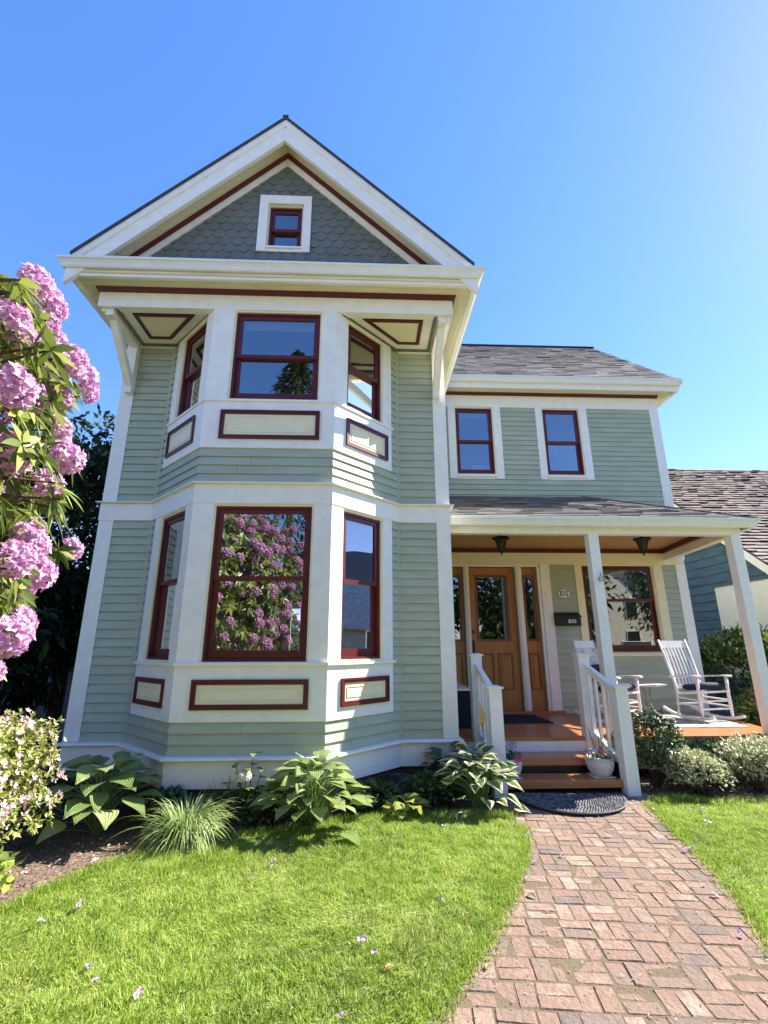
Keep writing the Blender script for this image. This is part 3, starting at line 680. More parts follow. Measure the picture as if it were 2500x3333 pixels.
# stair railings
for nm, xf, xr in (('L', 4.687, 4.652), ('R', 6.118, 6.043)):
    root = None
    a = Vector((xr+.07, .43, 0)); b = Vector((xf+.07, -.28, 0))
    m = MB(); m.beam((a.x, .50, 1.375), (b.x, -.215, 1.065), .062, .05); m.beam((a.x, .50, 1.345), (b.x, -.215, 1.035), .036, .07)
    rail = hb(m, 'stair_railing', WHITE)
    m = MB(); m.beam((a.x, .49, .60), (b.x, -.22, .245), .05, .085); m.build('bottom_rail', WHITE, rail)
    for k in range(4):
        t = (k+.7)/4.4; x = a.x+(b.x-a.x)*t; y = .42-(.42+.21)*t
        zl = .60+(.245-.60)*t+.02; zh = 1.36-.31*t-.05
        m = MB(); m.box(x-.016, x+.016, y-.016, y+.016, zl, zh); m.build('baluster', WHITE, rail)
    for x0, y0, z0, z1 in ((xr, .36, .30, 1.435), (xf, -.35, .0, 1.098)):
        m = MB(); m.box(x0, x0+.14, y0, y0+.14, z0, z1); nw = m.build('newel_post', WHITE, rail)
        c = .02; m = MB(); X0, X1, Y0, Y1 = x0-c, x0+.14+c, y0-c, y0+.14+c
        m.box(X0, X1, Y0, Y1, z1, z1+.018)
        m.hexa([(X0, Y0, z1+.018), (X1, Y0, z1+.018), (X1, Y1, z1+.018), (X0, Y1, z1+.018), (X0+.045, Y0+.045, z1+.034), (X1-.045, Y0+.045, z1+.034), (X1-.045, Y1-.045, z1+.034), (X0+.045, Y1-.045, z1+.034)])
        m.build('post_cap', WHITE, rail)
# ---- front door, sidelights, casings
DF = Fr((0, 2.64), (10, 2.64))
m = MB()
for x0, x1 in ((4.70, 4.76), (5.065, 5.155), (6.005, 6.115)): m.box(x0, x1, 2.54, 2.70, .515, 2.94)
m.box(4.4, 6.44, 2.545, 2.70, 2.94, 2.99); m.box(6.405, 6.455, 2.545, 2.70, .515, 2.94)
for x in (5.065, 6.005): m.box(x+.03, x+.062, 2.525, 2.54, .515, 2.94)
hb(m, 'door_frame', WHITE)
m = MB(); m.box(6.457, 6.638, 2.548, 2.588, .475, 2.989); m.box(6.457, 6.50, 2.53, 2.548, .475, 2.989); hb(m, 'door_casing', WHITE)
m = MB(); m.box(4.45, 6.65, 2.48, 2.72, ZF+.002, .515); hb(m, 'threshold', DECK)
DOORD = wood('door_wood_painted_shade', (.17, .06, .014), (.27, .10, .028), 2, .3)  # darkened copy of the door wood: paints shadow lines around panels and glazing
def wpanel(mb, F, u0, u1, z0, z1):
    fring(mb, F, u0, u1, z0, z1, .014, .0, .014); fring(mb, F, u0+.014, u1-.014, z0+.014, z1-.014, .016, .0, .007)
    fbox(mb, F, u0+.06, u1-.06, .0, .006, z0+.06, z1-.06)
def leafdoor(name, u0, u1, g, pans, knob=False):
    m = MB(); z0, z1 = .516, 2.936
    fring(m, DF, u0, u1, z0, z1, g[0]-u0, -.045, 0, g[2]-z0, z1-g[3])
    o = hb(m, name, DOORW)
    m = MB(); fring(m, DF, g[0]-.028, g[1]+.028, g[2]-.028, g[3]+.028, .028, 0, .016); fring(m, DF, g[0]-.034, g[1]+.034, g[2]-.034, g[3]+.034, .006, .0, .010); m.build('glazing_bead', DOORD, o)
    for p in pans:
        m = MB(); wpanel(m, DF, *p); rp = m.build('raised_panel', DOORD, o)
        m = MB(); fbox(m, DF, p[0]+.062, p[1]-.062, .0061, .012, p[2]+.062, p[3]-.062); m.build('panel_field', DOORW, o)
    m = MB(); m.poly([DF.P(g[0], -.02, g[2]), DF.P(g[1], -.02, g[2]), DF.P(g[1], -.02, g[3]), DF.P(g[0], -.02, g[3])], [(0, 1, 2, 3)]); m.build('pane', DGLASS, o)
    if knob:
        m = MB(); m.lathe([(.001, 0), (.03, .0), (.032, .012), (.02, .02), (.001, .022)], n=16)
        V = [(5.20+x, 2.625-z, 1.80+y) for x, y, z in m.v]; m.v = V
        b = MB(); b.box(5.178, 5.222, 2.612, 2.638, 1.44, 1.66); b.tube([(5.20, 2.615, 1.63), (5.20, 2.565, 1.62), (5.20, 2.55, 1.56), (5.20, 2.565, 1.49), (5.20, 2.615, 1.47)], .010, 8)
        m.poly(b.v, b.f); m.r = [.5]*len(m.f); m.build('handle', BRASS, o, smooth=False)
    return o
leafdoor('front_door', 5.157, 6.003, (5.315, 5.845, 1.675, 2.765), [(5.285, 5.545, .83, 1.44), (5.62, 5.88, .83, 1.44)], True)
leafdoor('sidelight', 6.117, 6.403, (6.185, 6.335, 1.675, 2.765), [(6.17, 6.35, .83, 1.44)])
leafdoor('sidelight', 4.762, 5.063, (4.84, 4.985, 1.675, 2.765), [(4.82, 5.005, .83, 1.44)])
# ---- porch window
m = MB(); fbox(m, WF, 7.105-WX, 7.228-WX, 0, .036, 1.388, 2.989); fbox(m, WF, 8.575-WX, 8.735-WX, 0, .036, 1.388, 2.989); fbox(m, WF, 7.228-WX, 8.575-WX, 0, .055, 1.388, 1.432)
hb(m, 'window_casing', CREAM)
window(WF, 7.25-WX, 8.553-WX, 1.455, 2.968, 2.352, .05)

# ================================================================ things on the porch
def text_mesh(txt, size, ext=.001, fat=.001):
    cu = bpy.data.curves.new('lettering', 'FONT'); cu.body = txt; cu.size = size; cu.align_x = 'CENTER'; cu.align_y = 'CENTER'; cu.extrude = ext
    cu.offset = fat
    o = bpy.data.objects.new('lettering', cu); COL.objects.link(o)
    dg = bpy.context.evaluated_depsgraph_get(); me = bpy.data.meshes.new_from_object(o.evaluated_get(dg)); bpy.data.objects.remove(o)
    return me
# oval house number
plq = empty('house_number_plaque', (6.868, 2.566, 2.46), 0, 'white oval house number plaque reading 835, above the black mailbox', 'house number')
m = MB()
ov = [(math.cos(t)*.108, math.sin(t)*.081) for t in np.linspace(0, 2*math.pi, 33)[:-1]]
m.prism([(x, .0, z) for x, z in ov], [(x, -.008, z) for x, z in ov]); m.build('plate', paint('enamel_white', (.90, .89, .85), .2, .02, .02), plq)
m = MB(); ov2 = [(x*1.0, z*1.0) for x, z in ov]; n = len(ov)
for i in range(n):
    j = (i+1) % n; a, b = ov[i], ov[j]
    m.prism([(a[0], -.0081, a[1]), (b[0], -.0081, b[1]), (b[0]*.955, -.0081, b[1]*.94), (a[0]*.955, -.0081, a[1]*.94)], [(a[0], -.011, a[1]), (b[0], -.011, b[1]), (b[0]*.955, -.011, b[1]*.94), (a[0]*.955, -.011, a[1]*.94)])
m.build('rim', BLACKM, plq)
INK = paint('black_enamel', (.01, .01, .01), .3, .02)
me = text_mesh('835', .118, .0012, .0016); me.materials.clear(); me.materials.append(INK)
o = bpy.data.objects.new('digits', me); link(o, plq); o.rotation_euler = (R(90), 0, 0); o.location = (0, -.0095, .0); o.scale = (.88, 1.12, 1)
# mailbox
mbx = empty('mailbox', (6.868, 2.565, 1.895), 0, 'black metal mailbox numbered 835 on the wall beside the door', 'mailbox')
m = MB(); m.prism([(-.215, 0, 0), (-.215, -.10, 0), (-.215, -.10, .155), (-.215, 0, .225)], [(.215, 0, 0), (.215, -.10, 0), (.215, -.10, .155), (.215, 0, .225)]); m.build('body', BLACKM, mbx, bevel=.006)
m = MB(); m.prism([(-.225, -.0, .227), (-.225, -.118, .150), (-.225, -.118, .142), (-.225, -.120, .142), (-.225, -.120, .158), (-.225, 0, .236)], [(.225, -.0, .227), (.225, -.118, .150), (.225, -.118, .142), (.225, -.120, .142), (.225, -.120, .158), (.225, 0, .236)]); m.build('lid', BLACKM, mbx)
me = text_mesh('835', .085, .0008); me.materials.clear(); me.materials.append(paint('silver_digits', (.9, .9, .9), .3, .02))
o = bpy.data.objects.new('digits', me); link(o, mbx); o.rotation_euler = (R(90), 0, 0); o.location = (.06, -.1015, .075); o.scale = (1.15, 1, 1)
# porch lanterns
LGL = paint('smoked_lantern_glass', (.055, .05, .045), .55, .1, .02, spec=.2)
def lantern(x, y, lab):
    r = empty('porch_lantern', (x, y, 3.268), 0, lab, 'lantern', 'lanterns under the porch ceiling')
    m = MB(); m.lathe([(.001, 0), (.06, 0), (.06, -.02), (.02, -.03), (.02, -.045), (.135, -.070), (.148, -.094), (.108, -.112), (.001, -.112)], n=6); m.build('canopy', BLACKM, r)
    m = MB()
    for k in range(6):
        t = math.pi*k/3; m.beam((.094*math.cos(t), .094*math.sin(t), -.112), (.040*math.cos(t), .040*math.sin(t), -.285), .010, .010)
    m.build('cage', BLACKM, r)
    m = MB(); m.lathe([(.088, -.113), (.036, -.283)], n=6); m.build('glass', LGL, r)
    m = MB(); m.lathe([(.001, -.282), (.046, -.284), (.046, -.298), (.02, -.318), (.008, -.33), (.012, -.342), (.001, -.36)], n=12); m.build('finial', BLACKM, r, smooth=True)
    m = MB(); m.lathe([(.001, -.12), (.014, -.12), (.022, -.17), (.014, -.215), (.001, -.22)], n=10); m.build('bulb', paint('bulb', (.6, .6, .55), .2, .02), r, smooth=True)
lantern(5.422, 1.3, 'black cone lantern on the porch ceiling in front of the front door')
lantern(7.685, 1.3, 'black cone lantern on the porch ceiling in front of the porch window')
# black chest with a pale lid
ch = empty('storage_chest', (4.60, 1.1, ZF), 0, 'black storage chest with pale lid, between house corner and front door', 'chest')
m = MB(); m.box(-.22, .20, 0, .62, .0, .485); m.build('body', paint('dark_rattan', (.012, .012, .014), .7, .3, .8, 40), ch)
m = MB(); m.box(-.235, .215, -.015, 1.05, .486, .515); m.build('lid', CHAIRW, ch, bevel=.004)
m = MB(); m.box(5.30, 6.07, 1.50, 2.36, ZF+.001, ZF+.012); o = m.build('doormat', NAVY); tag(o, 'flat navy blue doormat on the porch floor in front of the door', 'doormat')
m = MB(); m.prism([(7.25, 1.0, ZF+.001), (8.62, 1.0, ZF+.001), (8.88, 2.4, ZF+.001), (7.55, 2.4, ZF+.001)], [(7.25, 1.0, ZF+.01), (8.62, 1.0, ZF+.01), (8.88, 2.4, ZF+.01), (7.55, 2.4, ZF+.01)])
o = m.build('rug', paint('woven_rug', (.48, .44, .40), .95, .35, .6, 7, bscale=200)); tag(o, 'pale woven rug with faint pattern under the white rocking chairs', 'rug')
# rocking chairs
def chair_parts(root):
    for s in (-1, 1):
        x = s*.265
        m = MB(); P = [(x, y, .022+.42*(abs(y+.02)**2.2)) for y in np.linspace(-.44, .50, 12)]
        for a, b in zip(P[:-1], P[1:]): m.beam(a, b, .034, .040)
        m.build('rocker', CHAIRW, root)
        m = MB(); m.tube([(x, -.24, .05), (x, -.235, .20), (x, -.235, .42), (x, -.24, .615)], [.019, .024, .021, .026], 10); m.build('front_leg', CHAIRW, root, smooth=True)
        m = MB(); m.tube([(x*.86, .24, .06), (x*.88, .21, .40), (x*.90, .25, .62), (x*.95, .34, .92), (x*.98, .42, 1.17)], [.017, .023, .021, .020, .017], 10); m.build('back_post', CHAIRW, root, smooth=True)
        m = MB(); Q = [(-.32, .030, .632), (-.29, .047, .636), (-.18, .045, .634), (.0, .028, .622), (.27, .022, .604)]
        for (ya, wa, za), (yb, wb, zb) in zip(Q[:-1], Q[1:]):
            m.hexa([(x*1.03-wa, ya, za-.012), (x*1.03+wa, ya, za-.012), (x*1.03+wb, yb, zb-.012), (x*1.03-wb, yb, zb-.012), (x*1.03-wa, ya, za+.012), (x*1.03+wa, ya, za+.012), (x*1.03+wb, yb, zb+.012), (x*1.03-wb, yb, zb+.012)])
        m.build('armrest', CHAIRW, root)
        m = MB(); m.beam((x*.98, -.235, .20), (x*.88, .225, .21), .022, .022); m.beam((x*.98, -.235, .29), (x*.88, .22, .30), .022, .022); m.build('stretcher', CHAIRW, root)
    m = MB()
    for k in range(9):
        y = -.265+k*.054; z = .425-.06*(k/8)**1.0; w = .275-.05*(k/8); m.box(-w, w, y, y+.050, z-.022, z)
    m.build('seat', CHAIRW, root)
    m = MB(); m.beam((-.24, .232, .455), (.24, .232, .455), .022, .06, (0, .2, 1)); m.build('lower_rail', CHAIRW, root)
    m = MB(); m.beam((-.255, .405, 1.10), (.255, .405, 1.10), .022, .115, (0, .3, 1)); m.build('top_rail', CHAIRW, root)
    for k in range(7):
        x = (k-3)*.064
        m = MB(); P = [(x, .235, .47), (x, .262, .64), (x, .315, .84), (x, .385, 1.06)]
        for a, b in zip(P[:-1], P[1:]): m.beam(a, b, .030, .010, (0, 1, 0))
        m.build('back_slat', CHAIRW, root)
    for y, z in ((-.235, .17), (-.235, .28), (.23, .2)):
        m = MB(); m.beam((-.25, y, z), (.25, y, z), .024, .024); m.build('stretcher', CHAIRW, root)
c1 = empty('rocking_chair', (8.50, 1.72, ZF+.01), R(10), 'white slatted rocking chair in full view, right of the small side table', 'rocking chair', 'white rocking chairs on the porch')
chair_parts(c1)
c2 = c1.copy(); COL.objects.link(c2); c2.location = (7.02, 1.53, ZF+.01); c2.rotation_euler = (0, 0, R(30))
c2['label'] = 'white slatted rocking chair half hidden behind the middle porch post'
for chd in list(c1.children):
    q = chd.copy(); COL.objects.link(q); q.parent = c2
CUSH = paint('navy_cushion_cloth', (.018, .026, .055), .85, .25, .4, 12, bscale=200)
def cushion(loc, rz, sx, sy, sz, lab, up_=False):
    m = MB(); n = 20
    for side in (1,):
        prof = [(.001, -.5), (.8, -.5), (.97, -.25), (1, 0), (.97, .25), (.8, .45), (.4, .55), (.001, .56)]
        m.lathe(prof, n=28, sq=.75)
    m.v = [(x*sx/2/1.18, y*sy/2/1.18, z*sz) for x, y, z in m.v]
    o = m.build('seat_cushion' if not up_ else 'back_cushion', CUSH, smooth=True); o.location = loc; o.rotation_euler = rz
    tag(o, lab, 'cushion'); return o
def cl(c, x, y, z):
    a = c.rotation_euler[2]; return (c.location[0]+x*math.cos(a)-y*math.sin(a), c.location[1]+x*math.sin(a)+y*math.cos(a), c.location[2]+z)
cushion(cl(c1, 0, -.06, .475), (R(-6), 0, R(10)), .56, .52, .10, 'navy cushion tied on the seat of the right rocking chair')
cushion(cl(c2, 0, -.06, .475), (R(-6), 0, R(30)), .56, .52, .10, 'navy cushion on the seat of the half hidden rocking chair')
cushion(cl(c2, 0, .20, .66), (R(76), 0, R(30)), .42, .34, .10, 'navy pillow leaning on the back of the half hidden rocking chair', True)
# small side table
tb = empty('side_table', (7.90, 2.12, ZF), 0, 'small round side table on bent metal legs between the rocking chairs', 'table')
m = MB(); m.lathe([(.001, .465), (.27, .465), (.285, .472), (.285, .482), (.27, .488), (.001, .488)], n=32); m.build('table_top', paint('pale_table_top', (.62, .60, .54), .35, .05), tb, smooth=False)
for k in range(3):
    t = R(30+120*k); m = MB(); c, s = math.cos(t), math.sin(t)
    m.tube([(.08*c, .08*s, .465), (.05*c, .05*s, .38), (.045*c, .045*s, .16), (.12*c, .12*s, .08), (.27*c, .27*s, .03), (.28*c, .28*s, .0)], .010, 8); m.build('leg', paint('grey_metal', (.25, .25, .24), .4, .1), tb, smooth=True)
# half-round mat at the foot of the stairs
HM = attrmat('woven_rubber_mat', [(0, (.05, .05, .052)), (.6, (.125, .125, .128)), (1, (.22, .22, .22))], .75, .5, 90, .3, 20)
mt = empty('half_round_mat', (5.45, -.36, .034), R(-6), 'dark grey half-round rope mat on the bricks below the steps', 'doormat')
a_, b_ = .56, .60
pr = [(a_*math.cos(t), -b_*math.sin(t)) for t in np.linspace(0, math.pi, 40)]
m = MB(); m.prism([(x, y, 0) for x, y in pr], [(x, y, .010) for x, y in pr]); m.build('backing', BLACKM, mt)
m = MB(); r = .97
while r > .08:
    n = max(3, int(math.pi*r*(a_+b_)/2/.030))
    for k in range(n):
        t = math.pi*(k+.5+random.uniform(-.1, .1))/n; x, y = r*a_*math.cos(t), -r*b_*math.sin(t)
        if y > -.012: continue
        tx = Vector((-a_*math.sin(t), -b_*math.cos(t), 0)).normalized(); d = (tx+Vector((-tx.y, tx.x, 0))*.9).normalized()
        p = Vector((x, y, .012)); m.cur = random.random()
        m.tube([p-d*.019, p-d*.010+Vector((0, 0, .006)), p+d*.010+Vector((0, 0, .006)), p+d*.019], [.004, .009, .009, .004], 6)
    r -= .052
m.build('woven_ridges', HM, mt, smooth=True)
m = MB(); m.tube([(x, y, .012) for x, y in pr]+[(pr[0][0], pr[0][1], .012)], .010, 6); m.build('border', HM, mt, smooth=True)
# garden stake with a yellow leaf-shaped ornament
gs = empty('garden_stake', (4.575, -.42, 0), 0, 'thin garden stake with ochre leaf-shaped ornament against left stair railing', 'garden ornament')
m = MB(); m.tube([(0, 0, 0), (.003, 0, .4), (-.002, 0, .76)], .004, 6); m.build('rod', BLACKM, gs)
m = MB(); L_ = [(-.015, .98), (.006, .93), (.024, .88), (.036, .83), (.034, .77), (.012, .715), (-.018, .735), (-.036, .76), (-.030, .82), (-.020, .88)]
m.prism([(x, -.004+.02*abs(x)/.04, z) for x, z in L_], [(x, .002+.02*abs(x)/.04, z) for x, z in L_]); m.build('leaf_ornament', paint('ochre_glass', (.50, .36, .09), .25, .2), gs)
gh = empty('glass_hanger', (6.50, .44, 2.42), 0, 'small clear glass ornament hooked on the middle porch post', 'ornament')
m = MB(); m.tube([(0, .01, .11), (0, -.02, .12), (0, -.03, .10), (0, -.02, .08)], .003, 6); m.build('hook', paint('hook_metal', (.5, .5, .5), .3), gh)
m = MB(); m.lathe([(.001, .08), (.012, .075), (.012, .05), (.035, .03), (.04, .0), (.03, -.02), (.001, -.022)], (0, -.03, 0), 12); m.build('bulb', glassmat('clear_ornament_glass', .1, (.85, .85, .82)), gh, smooth=True)
# things seen through the bay windows
BT = paint('lamp_shade_cloth', (.85, .83, .76), .8, .05)
lp = empty('table_lamp', (3.19, .40, .48), 0, 'lamp with broad drum shade standing inside the lower right bay window', 'lamp')
m = MB(); m.lathe([(.22, 1.43), (.175, 1.76)], n=28); m.lathe([(.001, .0), (.13, .0), (.13, .02), (.02, .04), (.02, 1.5), (.001, 1.5)], n=14); m.build('shade', BT, lp, smooth=True)
st = empty('window_stool', (1.97, -.45, 1.405), 0, 'small wooden perch on the sill behind the lower front bay window', 'stool')
WD = wood('perch_wood', (.30, .19, .10), (.42, .28, .17), 0, .6)
m = MB(); m.box(-.27, .26, -.06, .09, .205, .235); m.build('seat', WD, st, bevel=.006)
for x in (-.19, .20):
    m = MB(); m.box(x-.05, x+.05, -.03, .07, 0, .204); m.build('leg', WD, st)
m = MB(); m.box(1.70, 2.69, -.70, -.69, 5.41, 5.60); m.box(1.70, 2.69, -.708, -.682, 5.395, 5.41)
o = m.build('roller_blind', BLIND); tag(o, 'white roller blind part lowered behind the upper front bay window', 'blind')
o = MB(); o.box(5.08, 5.77, 2.76, 2.77, 6.0, 6.12); o = o.build('roller_blind', BLIND); tag(o, 'white roller blind rolled up behind the left upstairs wing window', 'blind')
pf = empty('framed_print', (5.62, 3.15, 4.75), 0, 'pale framed print with round motif inside the left upstairs wing window', 'picture')
m = MB(); m.box(-.16, .16, 0, .02, 0, .40); m.build('frame', BLACKM, pf); m = MB(); m.box(-.145, .145, -.004, -.001, .015, .385); m.build('sheet', BLIND, pf)
m = MB(); m.lathe([(.001, 0), (.07, 0), (.07, .003), (.001, .003)], n=20); m.v = [(x, -.005-z, .2+y) for x, y, z in m.v]; m.build('motif', NAVY, pf)
m = MB(); m.box(1.45, 2.88, -.69, -.36, 1.365, 1.400); hb(m, 'window_seat', WHITE)

# ================================================================ GROUND
def in_poly(P, poly):
    x, y = P[:, 0], P[:, 1]; r = np.zeros(len(P), bool); n = len(poly)
    for i in range(n):
        x1, y1 = poly[i]; x2, y2 = poly[(i+1) % n]
        c = ((y1 > y) != (y2 > y)) & (x < (x2-x1)*(y-y1)/((y2-y1) if y2 != y1 else 1e-9)+x1); r ^= c
    return r
def sheet(name, poly, z, mat):
    m = MB(); m.poly([(x, y, z) for x, y in poly], [tuple(range(len(poly)))]); return tag(m.build(name, mat), kind='structure')
MULCH = attrmat('bark_mulch', [(0, (.035, .022, .016)), (.5, (.09, .06, .045)), (1, (.20, .15, .11))], .95, .9, 60, .9, 55)
def groundmat(name, stops, scale, bump=.6):
    m, nt, b = newmat(name); tc = N(nt, 'ShaderNodeTexCoord'); n1 = N(nt, 'ShaderNodeTexNoise'); n1.inputs['Scale'].default_value = scale; n1.inputs['Detail'].default_value = 9; n1.inputs['Roughness'].default_value = .7
    nt.links.new(tc.outputs['Object'], n1.inputs[0]); nt.links.new(ramp(nt, n1.outputs[0], stops), b.inputs['Base Color'])
    bp = N(nt, 'ShaderNodeBump'); bp.inputs['Strength'].default_value = bump; bp.inputs['Distance'].default_value = .02; nt.links.new(n1.outputs[0], bp.inputs['Height']); nt.links.new(bp.outputs[0], b.inputs['Normal'])
    b.inputs['Roughness'].default_value = 1; b.inputs['Specular IOR Level'].default_value = .1; return m
SOIL = groundmat('garden_soil', [(.35, (.07, .048, .036)), (.5, (.16, .115, .09)), (.68, (.32, .24, .19))], 38)
LAWNB = groundmat('lawn_thatch', [(.35, (.12, .16, .04)), (.55, (.22, .26, .08)), (.75, (.34, .32, .16))], 30)
JOINT = groundmat('path_joint_sand', [(.33, (.10, .075, .055)), (.48, (.17, .125, .095)), (.58, (.14, .13, .065)), (.72, (.24, .19, .14))], 42)
FAR = groundmat('far_ground', [(.35, (.20, .20, .11)), (.6, (.28, .27, .17)), (.75, (.36, .33, .25))], 1.2)
sheet('ground', [(-300, -300), (300, -300), (300, 300), (-300, 300)], -.012, FAR)
sheet('garden_bed', [(-6, -3.2), (1, -3.4), (4, -1.6), (6, -3.4), (14, -3.4), (14, 9), (-6, 9)], -.004, SOIL)
sheet('street', [(-60, -19), (60, -19), (60, -12), (-60, -12)], -.004, groundmat('asphalt', [(.3, (.19, .18, .165)), (.7, (.27, .26, .24))], 30))
sheet('pavement', [(-60, -12), (60, -12), (60, -10.4), (-60, -10.4)], .0, groundmat('concrete', [(.3, (.42, .40, .36)), (.7, (.52, .50, .46))], 12))
PL = [(4.80, -.55), (4.78, -.89), (4.70, -1.2), (4.605, -1.533), (4.48, -1.85), (4.348, -2.152), (4.168, -2.5), (3.964, -2.864), (3.778, -3.115), (3.60, -3.42), (3.2, -4.1), (2.9, -5.0), (2.8, -6.5), (2.8, -10.4)]
PR = [(6.26, -.30), (6.18, -.62), (6.104, -.949), (6.01, -1.28), (5.93, -1.591), (5.81, -2.076), (5.64, -2.586), (5.50, -2.945), (5.37, -3.25), (5.1, -3.9), (4.65, -5.0), (4.5, -6.5), (4.5, -10.4)]
path_poly = [(4.78, .04)]+PL+PR[::-1]+[(6.26, .04)]
sheet('path_bedding', [(p[0]-.12, p[1]) for p in PL]+[(p[0]+.12, p[1]) for p in PR[::-1]]+[(6.3, .04), (4.7, .04)], .0168, JOINT)
LLp = [(.2, -3.15), (.75, -2.95), (1.153, -2.465), (1.25, -2.2), (1.392, -1.91), (1.565, -1.728), (1.74, -1.571), (2.117, -1.336), (2.665, -1.182), (3.158, -.981), (3.495, -.906), (4.1, -.86), (4.70, -.90)]
left_lawn = LLp+[(p[0]-.02, p[1]) for p in PL[2:]]+[(-8, -10.4), (-8, -3.4)]
right_lawn = [(6.30, -.55), (6.56, -.50), (6.8, -.68), (7.2, -.66), (7.6, -.58), (8.6, -.6), (14, -.8), (14, -10.4)]+[(p[0]+.02, p[1]) for p in PR[::-1]][:-2]
tag(sheet('lawn_soil', left_lawn, .0235, LAWNB), kind='structure'); tag(sheet('lawn_soil', right_lawn, .0235, LAWNB), kind='structure')
# bricks: basket weave pairs, worn and uneven
BRK = attrmat('path_brick', [(0, (.14, .115, .10)), (.2, (.18, .135, .11)), (.42, (.205, .14, .11)), (.6, (.225, .145, .11)), (.78, (.245, .175, .135)), (1, (.29, .235, .19))], .95, 1.0, 38, 1.1, 15)
m = MB(); cell = .182; ang = R(-7); ca, sa = math.cos(ang), math.sin(ang); inner = []
pp = path_poly
for i in range(-26, 40):
    for j in range(-34, 20):
        for k in range(2):
            if (i+j) % 2: cx_, cy2, hx, hy = i*cell, j*cell+(k-.5)*cell/2, cell/2-.002, cell/4-.002
            else: cx_, cy2, hx, hy = i*cell+(k-.5)*cell/2, j*cell, cell/4-.002, cell/2-.002
            bend = .25*math.sin((j*cell+1.5)*.55); t_ = random.uniform(-.05, .05)
            X = 4.9+ca*cx_-sa*cy2+bend; Y = -1.9+sa*cx_+ca*cy2
            c = []
            hx2, hy2 = hx*random.uniform(.965, 1.0), hy*random.uniform(.95, 1.0)
            for a, b in ((-1, -1), (1, -1), (1, 1), (-1, 1)):
                px_, py_ = a*hx2+random.uniform(-.0045, .0045), b*hy2+random.uniform(-.0045, .0045)
                px_, py_ = px_*math.cos(t_)-py_*math.sin(t_), px_*math.sin(t_)+py_*math.cos(t_)
                c.append((X+ca*px_-sa*py_, Y+sa*px_+ca*py_))
            inner.append((X, Y, c))
wide = [(4.66, .04)]+[(p[0]-.12, p[1]) for p in PL]+[(p[0]+.12, p[1]) for p in PR[::-1]]+[(6.38, .04)]
ok = in_poly(np.array([(a, b) for a, b, _ in inner]), wide)
for (X, Y, c), k in zip(inner, ok):
    if not k or Y > .0: continue
    m.cur = min(1, max(0, random.betavariate(4, 3) if random.random() > .06 else random.uniform(0, .14)))
    h = .020+random.uniform(-.003, .003); tl = [random.uniform(-.0025, .0025) for _ in range(4)]
    ins = .92; g = (sum(p[0] for p in c)/4, sum(p[1] for p in c)/4); b0 = len(m.v)
    m.v += [(x, y, -.01) for x, y in c]+[(x, y, h-.005+tl[q]) for q, (x, y) in enumerate(c)]+[(g[0]+(x-g[0])*ins, g[1]+(y-g[1])*ins, h+tl[q]) for q, (x, y) in enumerate(c)]
    for f in [(8, 9, 10, 11)]+[(q, (q+1) % 4, 4+(q+1) % 4, 4+q) for q in range(4)]+[(4+q, 4+(q+1) % 4, 8+(q+1) % 4, 8+q) for q in range(4)]:
        m.f.append([b0+z for z in f]); m.r.append(m.cur)
tag(m.build('brick_path', BRK), kind='structure')
# crumbs, seed and moss in the joints and scattered over the bricks
def scatter(poly, n, bb):
    P = np.random.rand(n, 2)*[bb[1]-bb[0], bb[3]-bb[2]]+[bb[0], bb[2]]
    return P[in_poly(P, poly)]
P = scatter(path_poly, 11000, (2.8, 6.3, -5, 0)); n = len(P)
B = np.c_[P, np.full(n, .022)+np.random.rand(n)*.004]; D = np.c_[np.random.normal(size=(n, 2)), np.random.normal(size=n)*.25]
LIT = leafmat('path_litter', [(0, (.10, .075, .04)), (.5, (.38, .30, .17)), (.8, (.50, .42, .28)), (1, (.16, .22, .07))], .1)
sz = .004+np.random.rand(n)**3*.016
o = leaves('path_litter', LIT, None, B, D, np.tile([0, 0, 1.], (n, 1)), sz, sz*.5, rows=3, droop=0, shape='ovate'); tag(o, 'seed husks and crumbs scattered over the brick path', 'litter', kind='stuff')
# mulch chips
bed = [(-2, -3.0), (.9, -2.9), (1.15, -2.5), (1.39, -1.93), (1.74, -1.59), (2.66, -1.2), (3.5, -.92), (4.75, -.85), (4.7, .3), (2, -.5), (-2, 1)]
bed2 = [(6.25, -.4), (6.6, -.48), (6.8, -.7), (9, -.7), (9, .4), (6.2, .3)]
P = np.r_[scatter(bed, 26000, (-2, 4.8, -3, 1)), scatter(bed2, 5000, (6.2, 9, -.8, .4))]; n = len(P)
B = np.c_[P, .003+np.random.rand(n)*.018]; D = np.c_[np.random.normal(size=(n, 2)), np.random.normal(size=n)*.35]
CHP = leafmat('mulch_chips', [(0, (.08, .05, .04)), (.5, (.22, .15, .115)), (.85, (.42, .31, .24)), (1, (.58, .48, .38))], .05, .8, .2)
sz = .010+np.random.rand(n)*.022
o = leaves('mulch_chips', CHP, None, B, D, nrm(np.random.normal(size=(n, 3))*.5+[0, 0, 1]), sz, sz*.45, rows=3, droop=0, shape='ovate'); tag(o, 'brown bark mulch spread over the planting bed', 'mulch', kind='stuff')
